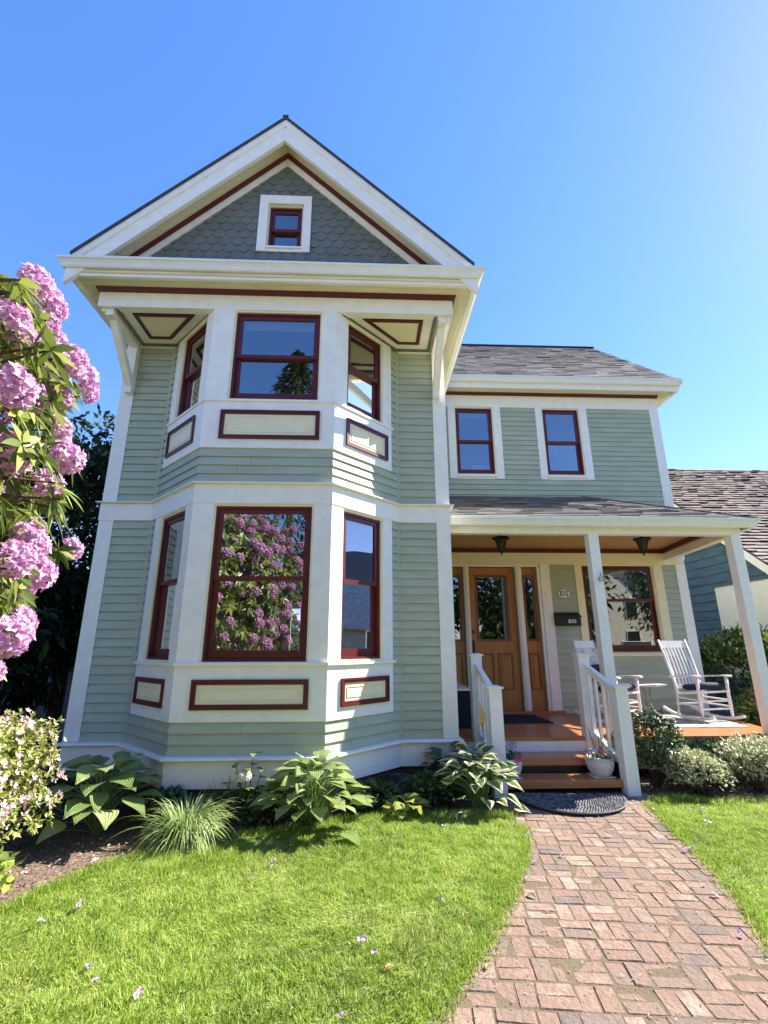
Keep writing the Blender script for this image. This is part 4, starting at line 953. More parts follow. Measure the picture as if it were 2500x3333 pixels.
# grass
GRS = leafmat('grass_blades', [(0, (.16, .25, .03)), (.45, (.30, .43, .06)), (.85, (.44, .55, .12)), (.93, (.52, .52, .18)), (1, (.62, .55, .32))], .45, .5, .35)
def vnoise(P, s, seed):
    rs = np.random.RandomState(seed); g = rs.rand(64, 64); q = P*s; i = np.floor(q).astype(int); f = q-i; f = f*f*(3-2*f)
    a = g[i[:, 0] % 64, i[:, 1] % 64]; b = g[(i[:, 0]+1) % 64, i[:, 1] % 64]; c = g[i[:, 0] % 64, (i[:, 1]+1) % 64]; d = g[(i[:, 0]+1) % 64, (i[:, 1]+1) % 64]
    return (a*(1-f[:, 0])+b*f[:, 0])*(1-f[:, 1])+(c*(1-f[:, 0])+d*f[:, 0])*f[:, 1]
def grass(name, poly, bb, dens, lab):
    P = scatter(poly, int(dens*(bb[1]-bb[0])*(bb[3]-bb[2])), bb); nz = vnoise(P, 3.1, 3)*.6+vnoise(P, 9, 4)*.4
    keep = np.random.rand(len(P)) < .55+.6*nz; P = P[keep]; nz = nz[keep]; n = len(P)
    lean = np.stack([vnoise(P, 2.3, 8)-.5, vnoise(P, 2.3, 9)-.5], -1)*1.1
    D = np.c_[np.random.normal(size=(n, 2))*.42+lean+np.stack([vnoise(P, 14, 18)-.5, vnoise(P, 14, 19)-.5], -1)*1.3, np.ones(n)*1.0]
    tf = vnoise(P, 17, 21); L = (.022+.034*np.random.rand(n))*(.35+.6*nz+.6*tf); W = .0034+.0026*np.random.rand(n)
    dead = np.random.rand(n) < .04+.16*(vnoise(P, 1.9, 15) > .68)
    rr = np.clip(np.random.rand(n)*.55+(vnoise(P, 1.3, 5)-.4)*.45+(vnoise(P, 12, 6)-.35)*.55, 0, .88); rr[dead] = .9+.1*np.random.rand(dead.sum())
    Nn = nrm(np.c_[np.random.normal(size=(n, 2)), np.random.rand(n)*.3])
    o = leaves(name, GRS, None, np.c_[P, np.full(n, .022)], D, Nn, L, W, rows=3, droop=.25, fold=0, shape='blade', cols=2, rnd=rr); tag(o, lab, 'grass', kind='stuff')
grass('grass', left_lawn, (.2, 4.9, -4.3, -.8), 19000, 'sunlit mown grass left of the brick path')
grass('grass', right_lawn, (4.5, 9.5, -4.3, -.45), 14000, 'sunlit mown grass right of the brick path')
# taller fringe along the bed and the path edge
def fringe(line, n, w, h, lab):
    P = []
    for _ in range(n):
        i = random.randrange(len(line)-1); t = random.random(); a, b = line[i], line[i+1]; P.append((a[0]+(b[0]-a[0])*t+random.gauss(0, w), a[1]+(b[1]-a[1])*t+random.gauss(0, w)))
    P = np.array(P); D = np.c_[np.random.normal(size=(n, 2))*.4, np.ones(n)]
    o = leaves('grass_fringe', GRS, None, np.c_[P, np.full(n, .02)], D, nrm(np.c_[np.random.normal(size=(n, 2)), np.zeros(n)]), h*(.5+.7*np.random.rand(n)), .0045, rows=4, droop=.3, fold=0, shape='blade', cols=2, rnd=np.random.rand(n)*.85); tag(o, lab, 'grass', kind='stuff')
fringe(LLp[2:], 6500, .035, .085, 'longer grass along the edge of the planting bed')
fringe([(6.30, -.60), (6.45, -.50), (6.62, -.52), (6.8, -.66), (7.6, -.6), (8.6, -.6)], 3000, .04, .09, 'longer grass in front of the variegated shrubs')
fringe(PL[2:10], 4500, .035, .055, 'ragged lawn edge left of the path'); fringe(PR[1:9], 4500, .035, .055, 'ragged lawn edge right of the path')

# ================================================================ PLANTS
def stems(name, pairs, r0, parent, mat=STEM, n=5):
    m = MB()
    for a, b in pairs:
        a, b = Vector(a), Vector(b); mid = (a+b)/2+Vector((random.gauss(0, .04), random.gauss(0, .04), 0))*(b-a).length
        m.tube([a, mid, b], [r0, r0*.7, r0*.35], n, cap=False)
    return m.build(name, mat, parent)
def local(o, c):  # child geometry is written around the plant's base
    return o
def shrub(name, base, rad, n, L, W, mat, label, cat, group=None, shape='ovate', flat=.8, seedv=1, lumps=.22, flowers=None, up=.35, zlo=.06, droop=.1, whorl=0, shoot=1., boxy=0):
    r = empty(name, (base[0], base[1], 0), 0, label, cat, group); rs = np.random.RandomState(seedv); np.random.seed(seedv)
    d = rdir(n); d[:, 2] = np.where(d[:, 2] < -.35, -d[:, 2], d[:, 2])
    if boxy: d = nrm(d)/np.maximum((np.abs(d)**5).sum(1, keepdims=True)**.2, .2)*boxy
    k = rdir(14); bump = 1+lumps*(np.max(d@k.T, axis=1)-.75)*2.2
    rr = (np.random.rand(n)**.38); rr = .45+.55*rr; rr *= bump*(.92+.16*np.random.rand(n))
    c = np.array([0, 0, rad[2]*.95]); P = c+d*rr[:, None]*np.array(rad)
    if whorl:   # shoots: leaves in whorls along short upright twigs
        g = n//whorl; tip = P[:g]+nrm(d[:g]+[0, 0, up*2])*L*np.random.rand(g)[:, None]*shoot; ax = nrm(d[:g]+np.random.normal(size=(g, 3))*.35+[0, 0, up]); ii = np.repeat(np.arange(g), whorl)
        P = tip[ii]-ax[ii]*(np.random.rand(len(ii))*L*.8)[:, None]; v = nrm(np.cross(ax[ii], np.random.normal(size=(len(ii), 3)))); dW = v+ax[ii]*.75; d = ax[ii]
    keep = P[:, 2] > zlo; P, d = P[keep], d[keep]; n = len(P)
    D = nrm(d+np.random.normal(size=(n, 3))*.75+[0, 0, up]) if not whorl else nrm(dW[keep]); Nn = nrm(np.random.normal(size=(n, 3))*(.5 if not whorl else .25)+[0, 0, 1.0]+d*.4)
    leaves('foliage', mat, r, P, D, Nn, L*(.6+.7*np.random.rand(n)), W*(.7+.6*np.random.rand(n)), rows=4, droop=droop, fold=.25, shape=shape)
    dd = rdir(26); dd[:, 2] = np.abs(dd[:, 2]); stems('stem', [((random.gauss(0, .04), random.gauss(0, .04), 0), tuple(c*.9+x*np.array(rad)*.8)) for x in dd], .009, r)
    if flowers:
        fm, nf, fs = flowers; d = rdir(nf*3); d = d[d[:, 2] > -.1][:nf]
        if boxy: d = nrm(d)/np.maximum((np.abs(d)**5).sum(1, keepdims=True)**.2, .2)*boxy
        bump = 1+lumps*(np.max(d@k.T, axis=1)-.75)*2.2; P = c+d*bump[:, None]*np.array(rad)*1.07
        Bs, Ds, Ns = [], [], []
        for p, q in zip(P, d):
            for _ in range(random.randint(2, 4)):
                fp = p+np.random.normal(size=3)*.025; ax = nrm(q+np.random.normal(size=3)*.5); a = nrm(np.cross(ax, [.3, .5, .8])); b = np.cross(ax, a)
                for s in range(5):
                    t = 2*math.pi*s/5; v = a*math.cos(t)+b*math.sin(t); Bs.append(fp); Ds.append(v+ax*.55); Ns.append(ax)
        leaves('blossoms', fm, r, Bs, Ds, Ns, fs, fs*.72, rows=3, droop=0, fold=-.1, shape='ovate')
    return r
PINK = leafmat('pale_pink_petals', [(0, (.66, .40, .44)), (.6, (.80, .60, .62)), (1, (.86, .76, .75))], .4, .6, .2)
AZL = leafmat('azalea_leaves', [(0, (.10, .14, .03)), (.4, (.27, .33, .07)), (.8, (.46, .48, .14)), (1, (.62, .60, .28))], .35, .45, .35)
shrub('azalea_bush', (.42, -2.16), (.45, .48, .47), 21000, .046, .020, AZL, 'dense azalea bush with pale pink blossoms and lime leaves at left', 'azalea', shape='ovate', boxy=.95, seedv=3, flowers=(PINK, 210, .028), up=.5, lumps=.26, whorl=6, shoot=2.)
LIME = leafmat('lime_leaves', [(0, (.14, .22, .05)), (.6, (.28, .36, .08)), (.85, (.44, .48, .10)), (1, (.62, .56, .10))], .4, .4, .3)
shrub('lime_groundcover', (.80, -2.50), (.36, .28, .17), 520, .062, .048, LIME, 'low lime yellow leafy plant at the foot of the azalea', 'plant', seedv=5, zlo=.01)
SHR = leafmat('glossy_shrub_leaves', [(0, (.035, .07, .018)), (.5, (.07, .125, .03)), (.85, (.13, .20, .05)), (1, (.25, .32, .12))], .25, .28, .7)
VAR = leafmat('variegated_small_leaves', [(0, (.16, .20, .07)), (.4, (.42, .45, .22)), (.75, (.66, .65, .38)), (1, (.80, .77, .55))], .3, .4, .4)
shrub('glossy_shrub', (6.66, .02), (.30, .28, .36), 6500, .036, .020, SHR, 'tall dark green small-leaved shrub against the right newel post', 'shrub', 'small-leaved shrubs before the porch', seedv=11, whorl=6, shoot=3, lumps=.35)
shrub('glossy_shrub', (7.28, .08), (.34, .22, .21), 4600, .036, .020, SHR, 'dark small-leaved shrub under the rug edge, behind the two pale shrubs', 'shrub', 'small-leaved shrubs before the porch', seedv=12, whorl=6, shoot=3, lumps=.35)
shrub('glossy_shrub', (8.15, .16), (.46, .18, .18), 4600, .036, .020, SHR, 'dark small-leaved shrub at the right end of the porch front', 'shrub', 'small-leaved shrubs before the porch', seedv=13, whorl=6, shoot=3, lumps=.35)
shrub('variegated_shrub', (6.93, -.32), (.27, .23, .20), 6500, .032, .013, VAR, 'smaller of two cream variegated mounds, nearer the steps', 'shrub', 'cream variegated shrubs along the lawn', shape='lance', seedv=14, up=.7, whorl=7, shoot=3.5, lumps=.35)
shrub('variegated_shrub', (7.70, -.22), (.38, .28, .24), 8500, .032, .013, VAR, 'larger cream variegated mound at the right, beside the lawn', 'shrub', 'cream variegated shrubs along the lawn', shape='lance', seedv=15, up=.7, whorl=7, shoot=3.5, lumps=.35)
shrub('variegated_shrub', (8.72, -.18), (.38, .26, .22), 5000, .032, .013, VAR, 'cream variegated mound at the far right edge of the bed', 'shrub', 'cream variegated shrubs along the lawn', shape='lance', seedv=16, up=.7, whorl=7, shoot=3.5, lumps=.35)
HDG = leafmat('laurel_leaves', [(0, (.04, .075, .015)), (.5, (.075, .135, .025)), (.85, (.15, .22, .04)), (1, (.28, .34, .09))], .3, .25, .8)
shrub('laurel_hedge', (10.3, 3.0), (.85, 1.5, .95), 9000, .105, .042, HDG, 'glossy laurel hedge between the porch and the blue house', 'hedge', seedv=17, lumps=.1, shape='ovate')
FUC = leafmat('fuchsia_leaves', [(0, (.07, .13, .02)), (.5, (.16, .26, .05)), (1, (.34, .42, .13))], .35, .35, .5)
FPK = leafmat('rose_pink_petals', [(0, (.50, .10, .16)), (1, (.70, .28, .30))], .35)
shrub('flowering_bush', (9.62, 1.75), (.42, .55, .46), 2300, .085, .05, FUC, 'light green bush with pink blooms right of the rocking chair', 'bush', seedv=18, flowers=(FPK, 26, .03))
# ---- rhododendrons
RHL = leafmat('rhododendron_leaves', [(0, (.06, .10, .022)), (.45, (.14, .20, .04)), (.8, (.28, .34, .07)), (1, (.48, .50, .13))], .3, .33, .55)
RHP = leafmat('rhododendron_petals', [(0, (.56, .25, .52)), (.5, (.74, .43, .69)), (1, (.88, .68, .82))], .4, .6, .2)
def truss_mesh(seedv, R0=.096):
    np.random.seed(seedv); Bs, Ds, Ns, Ls = [], [], [], []
    k = 40
    for i in range(k):
        z = 1-1.45*(i+.5)/k; ph = i*2.399963+np.random.rand()*.4; rr = math.sqrt(max(0, 1-z*z)); ax = np.array([rr*math.cos(ph), rr*math.sin(ph), z])+np.random.normal(size=3)*.08; ax /= np.linalg.norm(ax)
        p = ax*R0*.66*np.random.uniform(.78, 1.12); a = nrm(np.cross(ax, [.3, .5, .8])); b = np.cross(ax, a)
        for s in range(5):
            t = 2*math.pi*s/5+ph; v = a*math.cos(t)+b*math.sin(t); Bs.append(p); Ds.append(v*1.0+ax*.75); Ns.append(ax-v*.8); Ls.append(R0*.40*np.random.uniform(.85, 1.1))
    Ls = np.array(Ls); V, Fc, r, uv = leafdata(Bs, Ds, Ns, Ls, Ls*.70, rows=4, droop=0.1, fold=.25, shape='ovate', wave=.05)
    o = npmesh('flower_cluster', V, Fc, RHP, None, r, uv); me = o.data; bpy.data.objects.remove(o); return me
TR = [truss_mesh(40+i) for i in range(5)]
def rosette(P, D, out, nl=10, L=.135):
    """whorl of leaves below a bud or truss"""
    D = D/np.linalg.norm(D); a = nrm(np.cross(D, [.31, .52, .79])); b = np.cross(D, a)
    for i in range(nl):
        t = 2*math.pi*i/nl+random.random()*.5; v = a*math.cos(t)+b*math.sin(t); e = random.uniform(-.25, .55)
        out.append((P-D*.03, v+D*e, D+v*(-.4), L*random.uniform(.65, 1.15)))
def rhodo_leaves(lst, parent, name='foliage', W=.30, rnd=None):
    B = np.array([q[0] for q in lst]); D = np.array([q[1] for q in lst]); Nn = np.array([q[2] for q in lst]); L = np.array([q[3] for q in lst])
    return leaves(name, RHL, parent, B, D, Nn, L, L*W, rows=5, droop=.28, fold=.15, shape='lance', rnd=rnd)
VT = [(1.71, -3.97, 3.23), (1.22, -3.24, 3.75), (1.6, -3.93, 3.08), (1.27, -3.43, 3.45), (1.37, -3.42, 3.41), (.92, -2.84, 3.53), (1.24, -3.16, 3.48), (1.67, -3.56, 3.08), (1.59, -3.34, 3.1), (1.07, -2.44, 3.51), (1.81, -4.08, 2.61), (1.45, -3.5, 2.88), (1.72, -3.88, 2.39), (1.76, -3.59, 2.49), (1.54, -3.37, 2.42), (.93, -2.52, 2.38), (1.59, -3.46, 2.05), (1.73, -3.75, 1.93), (1.62, -3.43, 1.92), (1.26, -2.99, 1.91), (1.19, -2.48, 2.23), (1.71, -3.66, 1.6), (1.21, -2.92, 1.69), (.92, -2.66, 1.76), (1.12, -3.35, 3.21), (1.13, -3.15, 2.5)]
np.random.seed(21); random.seed(21)
rho = empty('rhododendron', (.35, -4.6, 0), 0, 'huge rhododendron overhanging from the left, covered in mauve flower clusters', 'rhododendron')
O = np.array([.35, -4.6, 0]); lf = []; tips = []
ctr = np.array([.45, -4.5, 2.3])
# outline that the overhanging branches keep within, as seen from the path
SIL = [(-900, 700), (0, 885), (60, 895), (190, 915), (215, 985), (250, 1090), (300, 1180), (322, 1290), (300, 1330), (240, 1345), (330, 1480), (322, 1580), (290, 1660), (270, 1800), (225, 1890), (190, 1950), (110, 1990), (70, 2080), (40, 2190), (-900, 2250)]
def fr_ok(p, mrg=0):
    x, y = to_px(p); inside = (x > -60) & (x < 2560) & (y > -60) & (y < 3393)
    return ~inside | in_poly(np.stack([x, y], -1), [(a-mrg, b) for a, b in SIL])
for i, t in enumerate(VT):
    t = np.array(t); d = nrm(np.array([.75, -.15, .35])+nrm(t-ctr)*.6+np.random.normal(size=3)*.25)
    o = bpy.data.objects.new('flower_cluster', TR[i % 5]); link(o, rho); o.location = t-O; o.rotation_euler = Vector(d).to_track_quat('Z', 'Y').to_euler(); s = random.uniform(.9, 1.15); o.scale = (s, s, s)
    rosette(t-d*.05-O, d, lf, 11); tips.append(t-d*.08)
# leafy tips filling the overhang
cand = []
while len(cand) < 470:
    u, v = random.uniform(-500, 330), random.uniform(820, 2230)
    z = random.uniform(2.0, 3.6); dd = np.array(rt)*(u-1250)/1551.1-np.array(up)*(v-1666.5)/1551.1+np.array(fw); p = np.array(CAM)+dd*z
    if in_poly(np.array([[u+45+60/z, v]]), SIL)[0] and p[2] > 1.2: cand.append(p)
extra_t = [p for p in cand if in_poly(np.array([[to_px(p)[0]-20, to_px(p)[1]]]), SIL)[0] and to_px(p)[1] > 1010][:34]
for i, t in enumerate(extra_t):
    d = nrm(np.array([.75, -.15, .35])+nrm(t-ctr)*.6+np.random.normal(size=3)*.25); o = bpy.data.objects.new('flower_cluster', TR[i % 5]); link(o, rho); o.location = t+d*.05-O; o.rotation_euler = Vector(d).to_track_quat('Z', 'Y').to_euler(); s_ = random.uniform(.75, 1.05); o.scale = (s_, s_, s_)
# bulk of the bush, mostly outside the frame: it is what the front window mirrors
q = rdir(2600); P = ctr+q*np.array([1.35, 1.35, 2.15])*(.78+.25*np.random.rand(len(q))[:, None]); P = P[(P[:, 2] > .5)]
P = P[fr_ok(P, 90)]; P = P[np.linalg.norm(P-np.array(CAM), axis=1) > 1.15]
q = rdir(1500); P2 = np.array([.95, -5.3, 2.25])+q*np.array([1.25, 1.2, 2.2])*(.78+.25*np.random.rand(len(q))[:, None]); P2 = P2[(P2[:, 2] > .5)]; P2 = P2[fr_ok(P2, 90)]; P2 = P2[np.linalg.norm(P2-np.array(CAM), axis=1) > 1.15]
bulk = np.r_[P[:620], P2[:520]]; np.random.shuffle(bulk)
for p in cand+list(bulk):
    d = nrm(nrm(p-ctr)+np.random.normal(size=3)*.35+[0, 0, .25]); rosette(p-O, d, lf, random.randint(8, 11)); tips.append(p)
lf = [q for q, k in zip(lf, fr_ok(np.array([a[0]+O+a[1]/np.linalg.norm(a[1])*a[3]*.8 for a in lf]), -14)) if k]
rhodo_leaves(lf, rho)
sel = [p for i, p in enumerate(bulk) if i % 4 != 0][:400]; sel = [p for p in sel if not (-330 < to_px(p)[0] < 2500 and -400 < to_px(p)[1] < 940)]
nind = 100-len(VT)-len(extra_t); Vs, Fs, rs_, us_ = [], [], [], []
near = sorted(sel, key=lambda p: -(p[1]+.4*p[0]))[:260]
for i, p in enumerate(near):
    d = nrm(nrm(p-ctr)+[0, .2, .25]); Mx = Vector(d).to_track_quat('Z', 'Y').to_matrix()
    if i < nind:
        o = bpy.data.objects.new('flower_cluster', TR[i % 5]); link(o, rho); o.location = p+d*.05-O; o.rotation_euler = Mx.to_euler(); continue
    me = TR[i % 5]; co = np.empty(len(me.vertices)*3, np.float32); me.vertices.foreach_get('co', co); co = co.reshape(-1, 3)@np.array(Mx).T+(p+d*.05-O)
    fi = np.empty(len(me.loops), np.int32); me.loops.foreach_get('vertex_index', fi); Fs.append(fi.reshape(-1, 4)+sum(len(v) for v in Vs)); Vs.append(co); rs_.append(np.repeat(np.random.rand(), len(co))*.4+np.random.rand(len(co))*.3)
if Vs:
    o = npmesh('flower_clusters', np.concatenate(Vs), np.concatenate(Fs), RHP, rho, np.concatenate(rs_), np.zeros((sum(map(len, Vs)), 2))); o['kind'] = 'stuff'
ft = [t for t in tips if fr_ok(np.array([t]), 0)[0]][:260]
limbs = [np.array([.3, -4.4, 0])+np.array([random.gauss(0, .2), random.gauss(0, .2), 0]) for _ in range(9)]
hubs = [ctr+nrm(np.random.normal(size=3)+[.3, .3, .3])*np.array([.7, .7, 1.2]) for _ in range(22)]
m = MB()
for h in hubs: m.tube([Vector(limbs[random.randrange(9)]-O), Vector((limbs[0]+h)/2-O+np.array([random.gauss(0, .15), random.gauss(0, .15), .1])), Vector(h-O)], [.05, .035, .02], 6, cap=False)
for t in ft:
    h = min(hubs, key=lambda q: np.linalg.norm(q-t)); mid = (h+t)/2+np.array([0, 0, -.06])+np.random.normal(size=3)*.05
    m.tube([Vector(h-O), Vector(mid-O), Vector(t-O)], [.014, .009, .005], 5, cap=False)
m.build('branches', STEM, rho)
# dense dark shrubs left of the house
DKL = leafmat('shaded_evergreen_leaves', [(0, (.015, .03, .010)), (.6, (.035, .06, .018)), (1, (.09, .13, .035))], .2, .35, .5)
def bigshrub(name, base, rad, cz, n, L, W, mat, label, cat, seedv, group=None, trunk=.14, shape='lance', zmin=.3, clump=40, bark=BARK):
    np.random.seed(seedv); random.seed(seedv); r = empty(name, (base[0], base[1], 0), 0, label, cat, group)
    k = rdir(clump)*(.55+.4*np.random.rand(clump)[:, None]); C_ = k*np.array(rad)+[0, 0, cz]
    ci = np.random.randint(0, clump, n); sr = np.array(rad).mean()*.36
    P = C_[ci]+rdir(n)*(np.random.rand(n)**.4)[:, None]*sr*(.6+.6*np.random.rand(clump)[ci])[:, None]
    kp = P[:, 2] > zmin; P, ci = P[kp], ci[kp]; n = len(P); d = nrm(P-[0, 0, cz])
    leaves('crown', mat, r, P, nrm(d+np.random.normal(size=(n, 3))*.8+[0, 0, -.1]), nrm(np.random.normal(size=(n, 3))*.6+[0, 0, 1]), L*(.6+.7*np.random.rand(n)), W*(.7+.5*np.random.rand(n)), rows=3, droop=.2, fold=.2, shape=shape, rnd=np.clip(np.random.rand(n)*.6+np.random.rand(clump)[ci]*.4, 0, 1))
    m = MB(); m.tube([(0, 0, 0), (random.gauss(0, .1), random.gauss(0, .1), cz*.4), (random.gauss(0, .2), random.gauss(0, .2), cz*.9)], [trunk, trunk*.75, trunk*.4], 9)
    for c in C_[:26]: m.tube([(0, 0, cz*random.uniform(.25, .7)), tuple(c*.55+np.array([0, 0, cz*.2])), tuple(c)], [trunk*.4, trunk*.22, trunk*.08], 5, cap=False)
    m.build('trunk', bark, r); return r
bigshrub('evergreen_shrub', (-2.1, 3.2), (1.7, 2.2, 2.9), 3.4, 26000, .19, .075, DKL, 'tall dark evergreen shrub rising beside the left wall of the house', 'shrub', 31, zmin=.2)
bigshrub('evergreen_shrub', (-3.3, .6), (2.0, 1.7, 2.3), 2.2, 22000, .19, .08, DKL, 'dark evergreen shrub in deep shade behind the mauve rhododendron', 'shrub', 32, zmin=.1)
bigshrub('evergreen_shrub', (-5.2, -1.8), (2.4, 2.4, 2.8), 2.7, 16000, .2, .08, DKL, 'broad dark evergreen shrub at the far left of the garden', 'shrub', 33, zmin=.1)
fe = empty('side_fence', (-2.2, 5.6, 0), 0, 'dim grey board fence in shade left of the house', 'fence')
m = MB()
for k in range(26): m.box(-4+k*.16, -4+k*.16+.15, 0, .02, .05, 1.8)
m.build('board_panel', paint('grey_fence_wood', (.10, .10, .11), .8, .2), fe)
# ---- hostas, ferns and the rest of the front bed
def hosta(name, base, n, reach, L, W, mat, label, seedv, tilt=(.35, 1.1), group=None, lean=(0, 0), hz=1., cat='hosta', droop=.30):
    np.random.seed(seedv); random.seed(seedv); r = empty(name, (*base, 0), 0, label, cat, group)
    Bs, Ds, Ns, Ls = [], [], [], []; m = MB()
    for i in range(n):
        f = (i+.5)/n; ph = i*2.39996+random.random()*.5; el = tilt[0]+(tilt[1]-tilt[0])*(1-f)+random.gauss(0, .08)
        q = math.sqrt(f)*random.uniform(.85, 1.08); rr = reach*.74*q; h = reach*hz*(.12+.78*max(0, 1-q*q)**.6)*random.uniform(.88, 1.1)
        p = np.array([math.cos(ph)*rr, math.sin(ph)*rr, h])
        d = np.array([math.cos(ph), math.sin(ph), .55-.45*q+random.gauss(0, .16)]); nn = np.array([math.cos(ph)*(.25+.6*q), math.sin(ph)*(.25+.6*q), 1])+np.random.normal(size=3)*.25
        Bs.append(p); Ds.append(d); Ns.append(nn); Ls.append(L*random.uniform(.75, 1.15))
        m.tube([(random.gauss(0, .02), random.gauss(0, .02), 0), (p[0]*.45, p[1]*.45, p[2]*.75), tuple(p)], [.005, .004, .003], 5, cap=False)
    Ls = np.array(Ls)
    leaves('leaves', mat, r, Bs, Ds, Ns, Ls, Ls*W, rows=9, cols=7, droop=droop, fold=.16, shape='ovate', wave=.025)
    m.build('stalks', leafstem, r); return r
leafstem = leafmat('leaf_stalk', [(0, (.12, .2, .05)), (1, (.2, .3, .08))], .2)
HGR = leafmat('hosta_green', [(0, (.18, .28, .08)), (.6, (.31, .41, .14)), (1, (.44, .52, .22))], .42, .4, .45, ribs=7)
HDK = leafmat('hosta_blue_green', [(0, (.03, .075, .035)), (1, (.06, .12, .05))], .25, .4, .45, edge=(.16, .24, .09), ribs=7, edge_at=.82)
HVR = leafmat('hosta_white_edged', [(0, (.08, .15, .035)), (1, (.16, .25, .07))], .3, .45, .4, edge=(.76, .76, .48), ribs=6, edge_at=.50)
HYL = leafmat('hosta_yellow', [(0, (.26, .32, .04)), (.6, (.44, .46, .07)), (1, (.58, .54, .16))], .35, .45, .4, edge=(.16, .24, .03), ribs=6, edge_at=.8)
hosta('hosta_plant', (1.0, -1.12), 50, .50, .31, .62, HGR, 'large plain green hosta between the azalea and the ornamental grass', 51, hz=1.25)
hosta('hosta_plant', (2.86, -1.12), 96, .54, .205, .70, HGR, 'full ribbed green hosta at the front corner of the bay', 52, hz=1.08)
hosta('hosta_plant', (3.72, -.84), 34, .23, .13, .74, HYL, 'small yellow-green hosta between the two big hostas', 53, hz=.75)
hosta('hosta_plant', (4.44, -.66), 80, .45, .185, .74, HVR, 'hosta with broad cream leaf margins beside the left newel post', 54, hz=1.25)
hosta('hosta_plant', (4.22, -.20), 30, .34, .23, .78, HDK, 'dark blue-green hosta behind the cream-edged one', 55, hz=1.5)
FIL = leafmat('dark_filler_leaves', [(0, (.03, .06, .02)), (.6, (.07, .12, .035)), (1, (.15, .21, .07))], .25, .4, .4)
for x, y, r_, z_, nn, sd__, lb in ((1.52, -.98, .20, .14, 420, 201, 'low dark leafy filler between the large hosta and the bay corner'), (2.42, -.96, .22, .13, 420, 202, 'low dark leafy filler behind the hydrangea and the full hosta'), (3.40, -.62, .24, .12, 480, 203, 'low dark leafy filler right of the full hosta'), (4.02, -.50, .22, .15, 420, 204, 'low dark leafy filler between the yellow and cream-edged hostas'), (.35, -1.0, .30, .22, 700, 205, 'dark leafy mound in shade between azalea and house')):
    shrub('filler_plant', (x, y), (r_, r_*.9, z_), nn, .062, .040, FIL, lb, 'plant', 'low dark filler plants in the bed', seedv=sd__, zlo=.005)
FRN = leafmat('fern_fronds', [(0, (.03, .065, .02)), (1, (.08, .14, .035))], .3, .5, .3)
def fern(base, n, L, label, seedv):
    np.random.seed(seedv); random.seed(seedv); r = empty('fern', (*base, 0), 0, label, 'fern', 'ferns in the front bed'); Bs, Ds, Ns, Ls = [], [], [], []; m = MB()
    for i in range(n):
        ph = 2*math.pi*i/n+random.gauss(0, .2); ln = L*random.uniform(.75, 1.1); d = np.array([math.cos(ph), math.sin(ph)]); P = []
        for k in range(15):
            t = k/14; p = np.array([d[0]*ln*.75*t**1.2, d[1]*ln*.75*t**1.2, ln*(1.15*t-.75*t*t)+.02]); P.append(tuple(p))
            if k > 1:
                for s in (-1, 1):
                    sd_ = np.array([-d[1]*s, d[0]*s, 0]); Bs.append(p); Ds.append(sd_+np.array([d[0], d[1], 0])*.35+[0, 0, -.15]); Ns.append([0, 0, 1.]); Ls.append(.105*ln/.5*math.sin(math.pi*min(1, .12+.88*t))**.7+.01)
        m.tube(P, .0022, 4, cap=False)
    Ls = np.array(Ls); leaves('fronds', FRN, r, Bs, Ds, Ns, Ls, np.maximum(.012, Ls*.2), rows=4, droop=.1, fold=.1, shape='lance'); m.build('stalks', leafstem, r)
fern((.72, -.34), 10, .72, 'dark fern against the skirt left of the bay', 61); fern((1.22, -.72), 8, .48, 'fern rising behind the large hosta near the bay corner', 62)
fern((3.98, -.32), 9, .50, 'fern at the inner corner between the bay and the steps', 63); fern((3.62, -.34), 8, .36, 'small fern before the brick foundation right of the bay', 64)
BLD = leafmat('sedge_blades', [(0, (.14, .23, .06)), (.6, (.32, .44, .14)), (1, (.54, .60, .30))], .35, .4, .4)
np.random.seed(71); g_ = empty('ornamental_grass', (1.84, -1.36, 0), 0, 'fountain-like clump of arching ornamental grass at the bed edge', 'grass clump')
n = 900; ph = np.random.rand(n)*6.283; el = .55+np.random.rand(n)*1.6
leaves('blades', BLD, g_, np.c_[np.cos(ph)*.09*np.random.rand(n), np.sin(ph)*.09*np.random.rand(n), np.zeros(n)], np.c_[np.cos(ph), np.sin(ph), el*1.9], np.c_[-np.cos(ph), -np.sin(ph), np.full(n, .6)], .52+.40*np.random.rand(n), .0105, rows=10, droop=.55+.55*np.random.rand(n), fold=.3, shape='blade', cols=3)
g2 = empty('ornamental_grass', (2.05, -1.0, 0), 0, 'sparse dark blades standing behind the arching grass clump', 'grass clump'); n = 26; ph = np.random.rand(n)*6.283
leaves('blades', FRN, g2, np.c_[np.cos(ph)*.05, np.sin(ph)*.05, np.zeros(n)], np.c_[np.cos(ph)*.5, np.sin(ph)*.5, np.full(n, 2.)], np.c_[-np.cos(ph), -np.sin(ph), np.full(n, .4)], .42+.22*np.random.rand(n), .010, rows=8, droop=.25, fold=.3, shape='blade', cols=3)
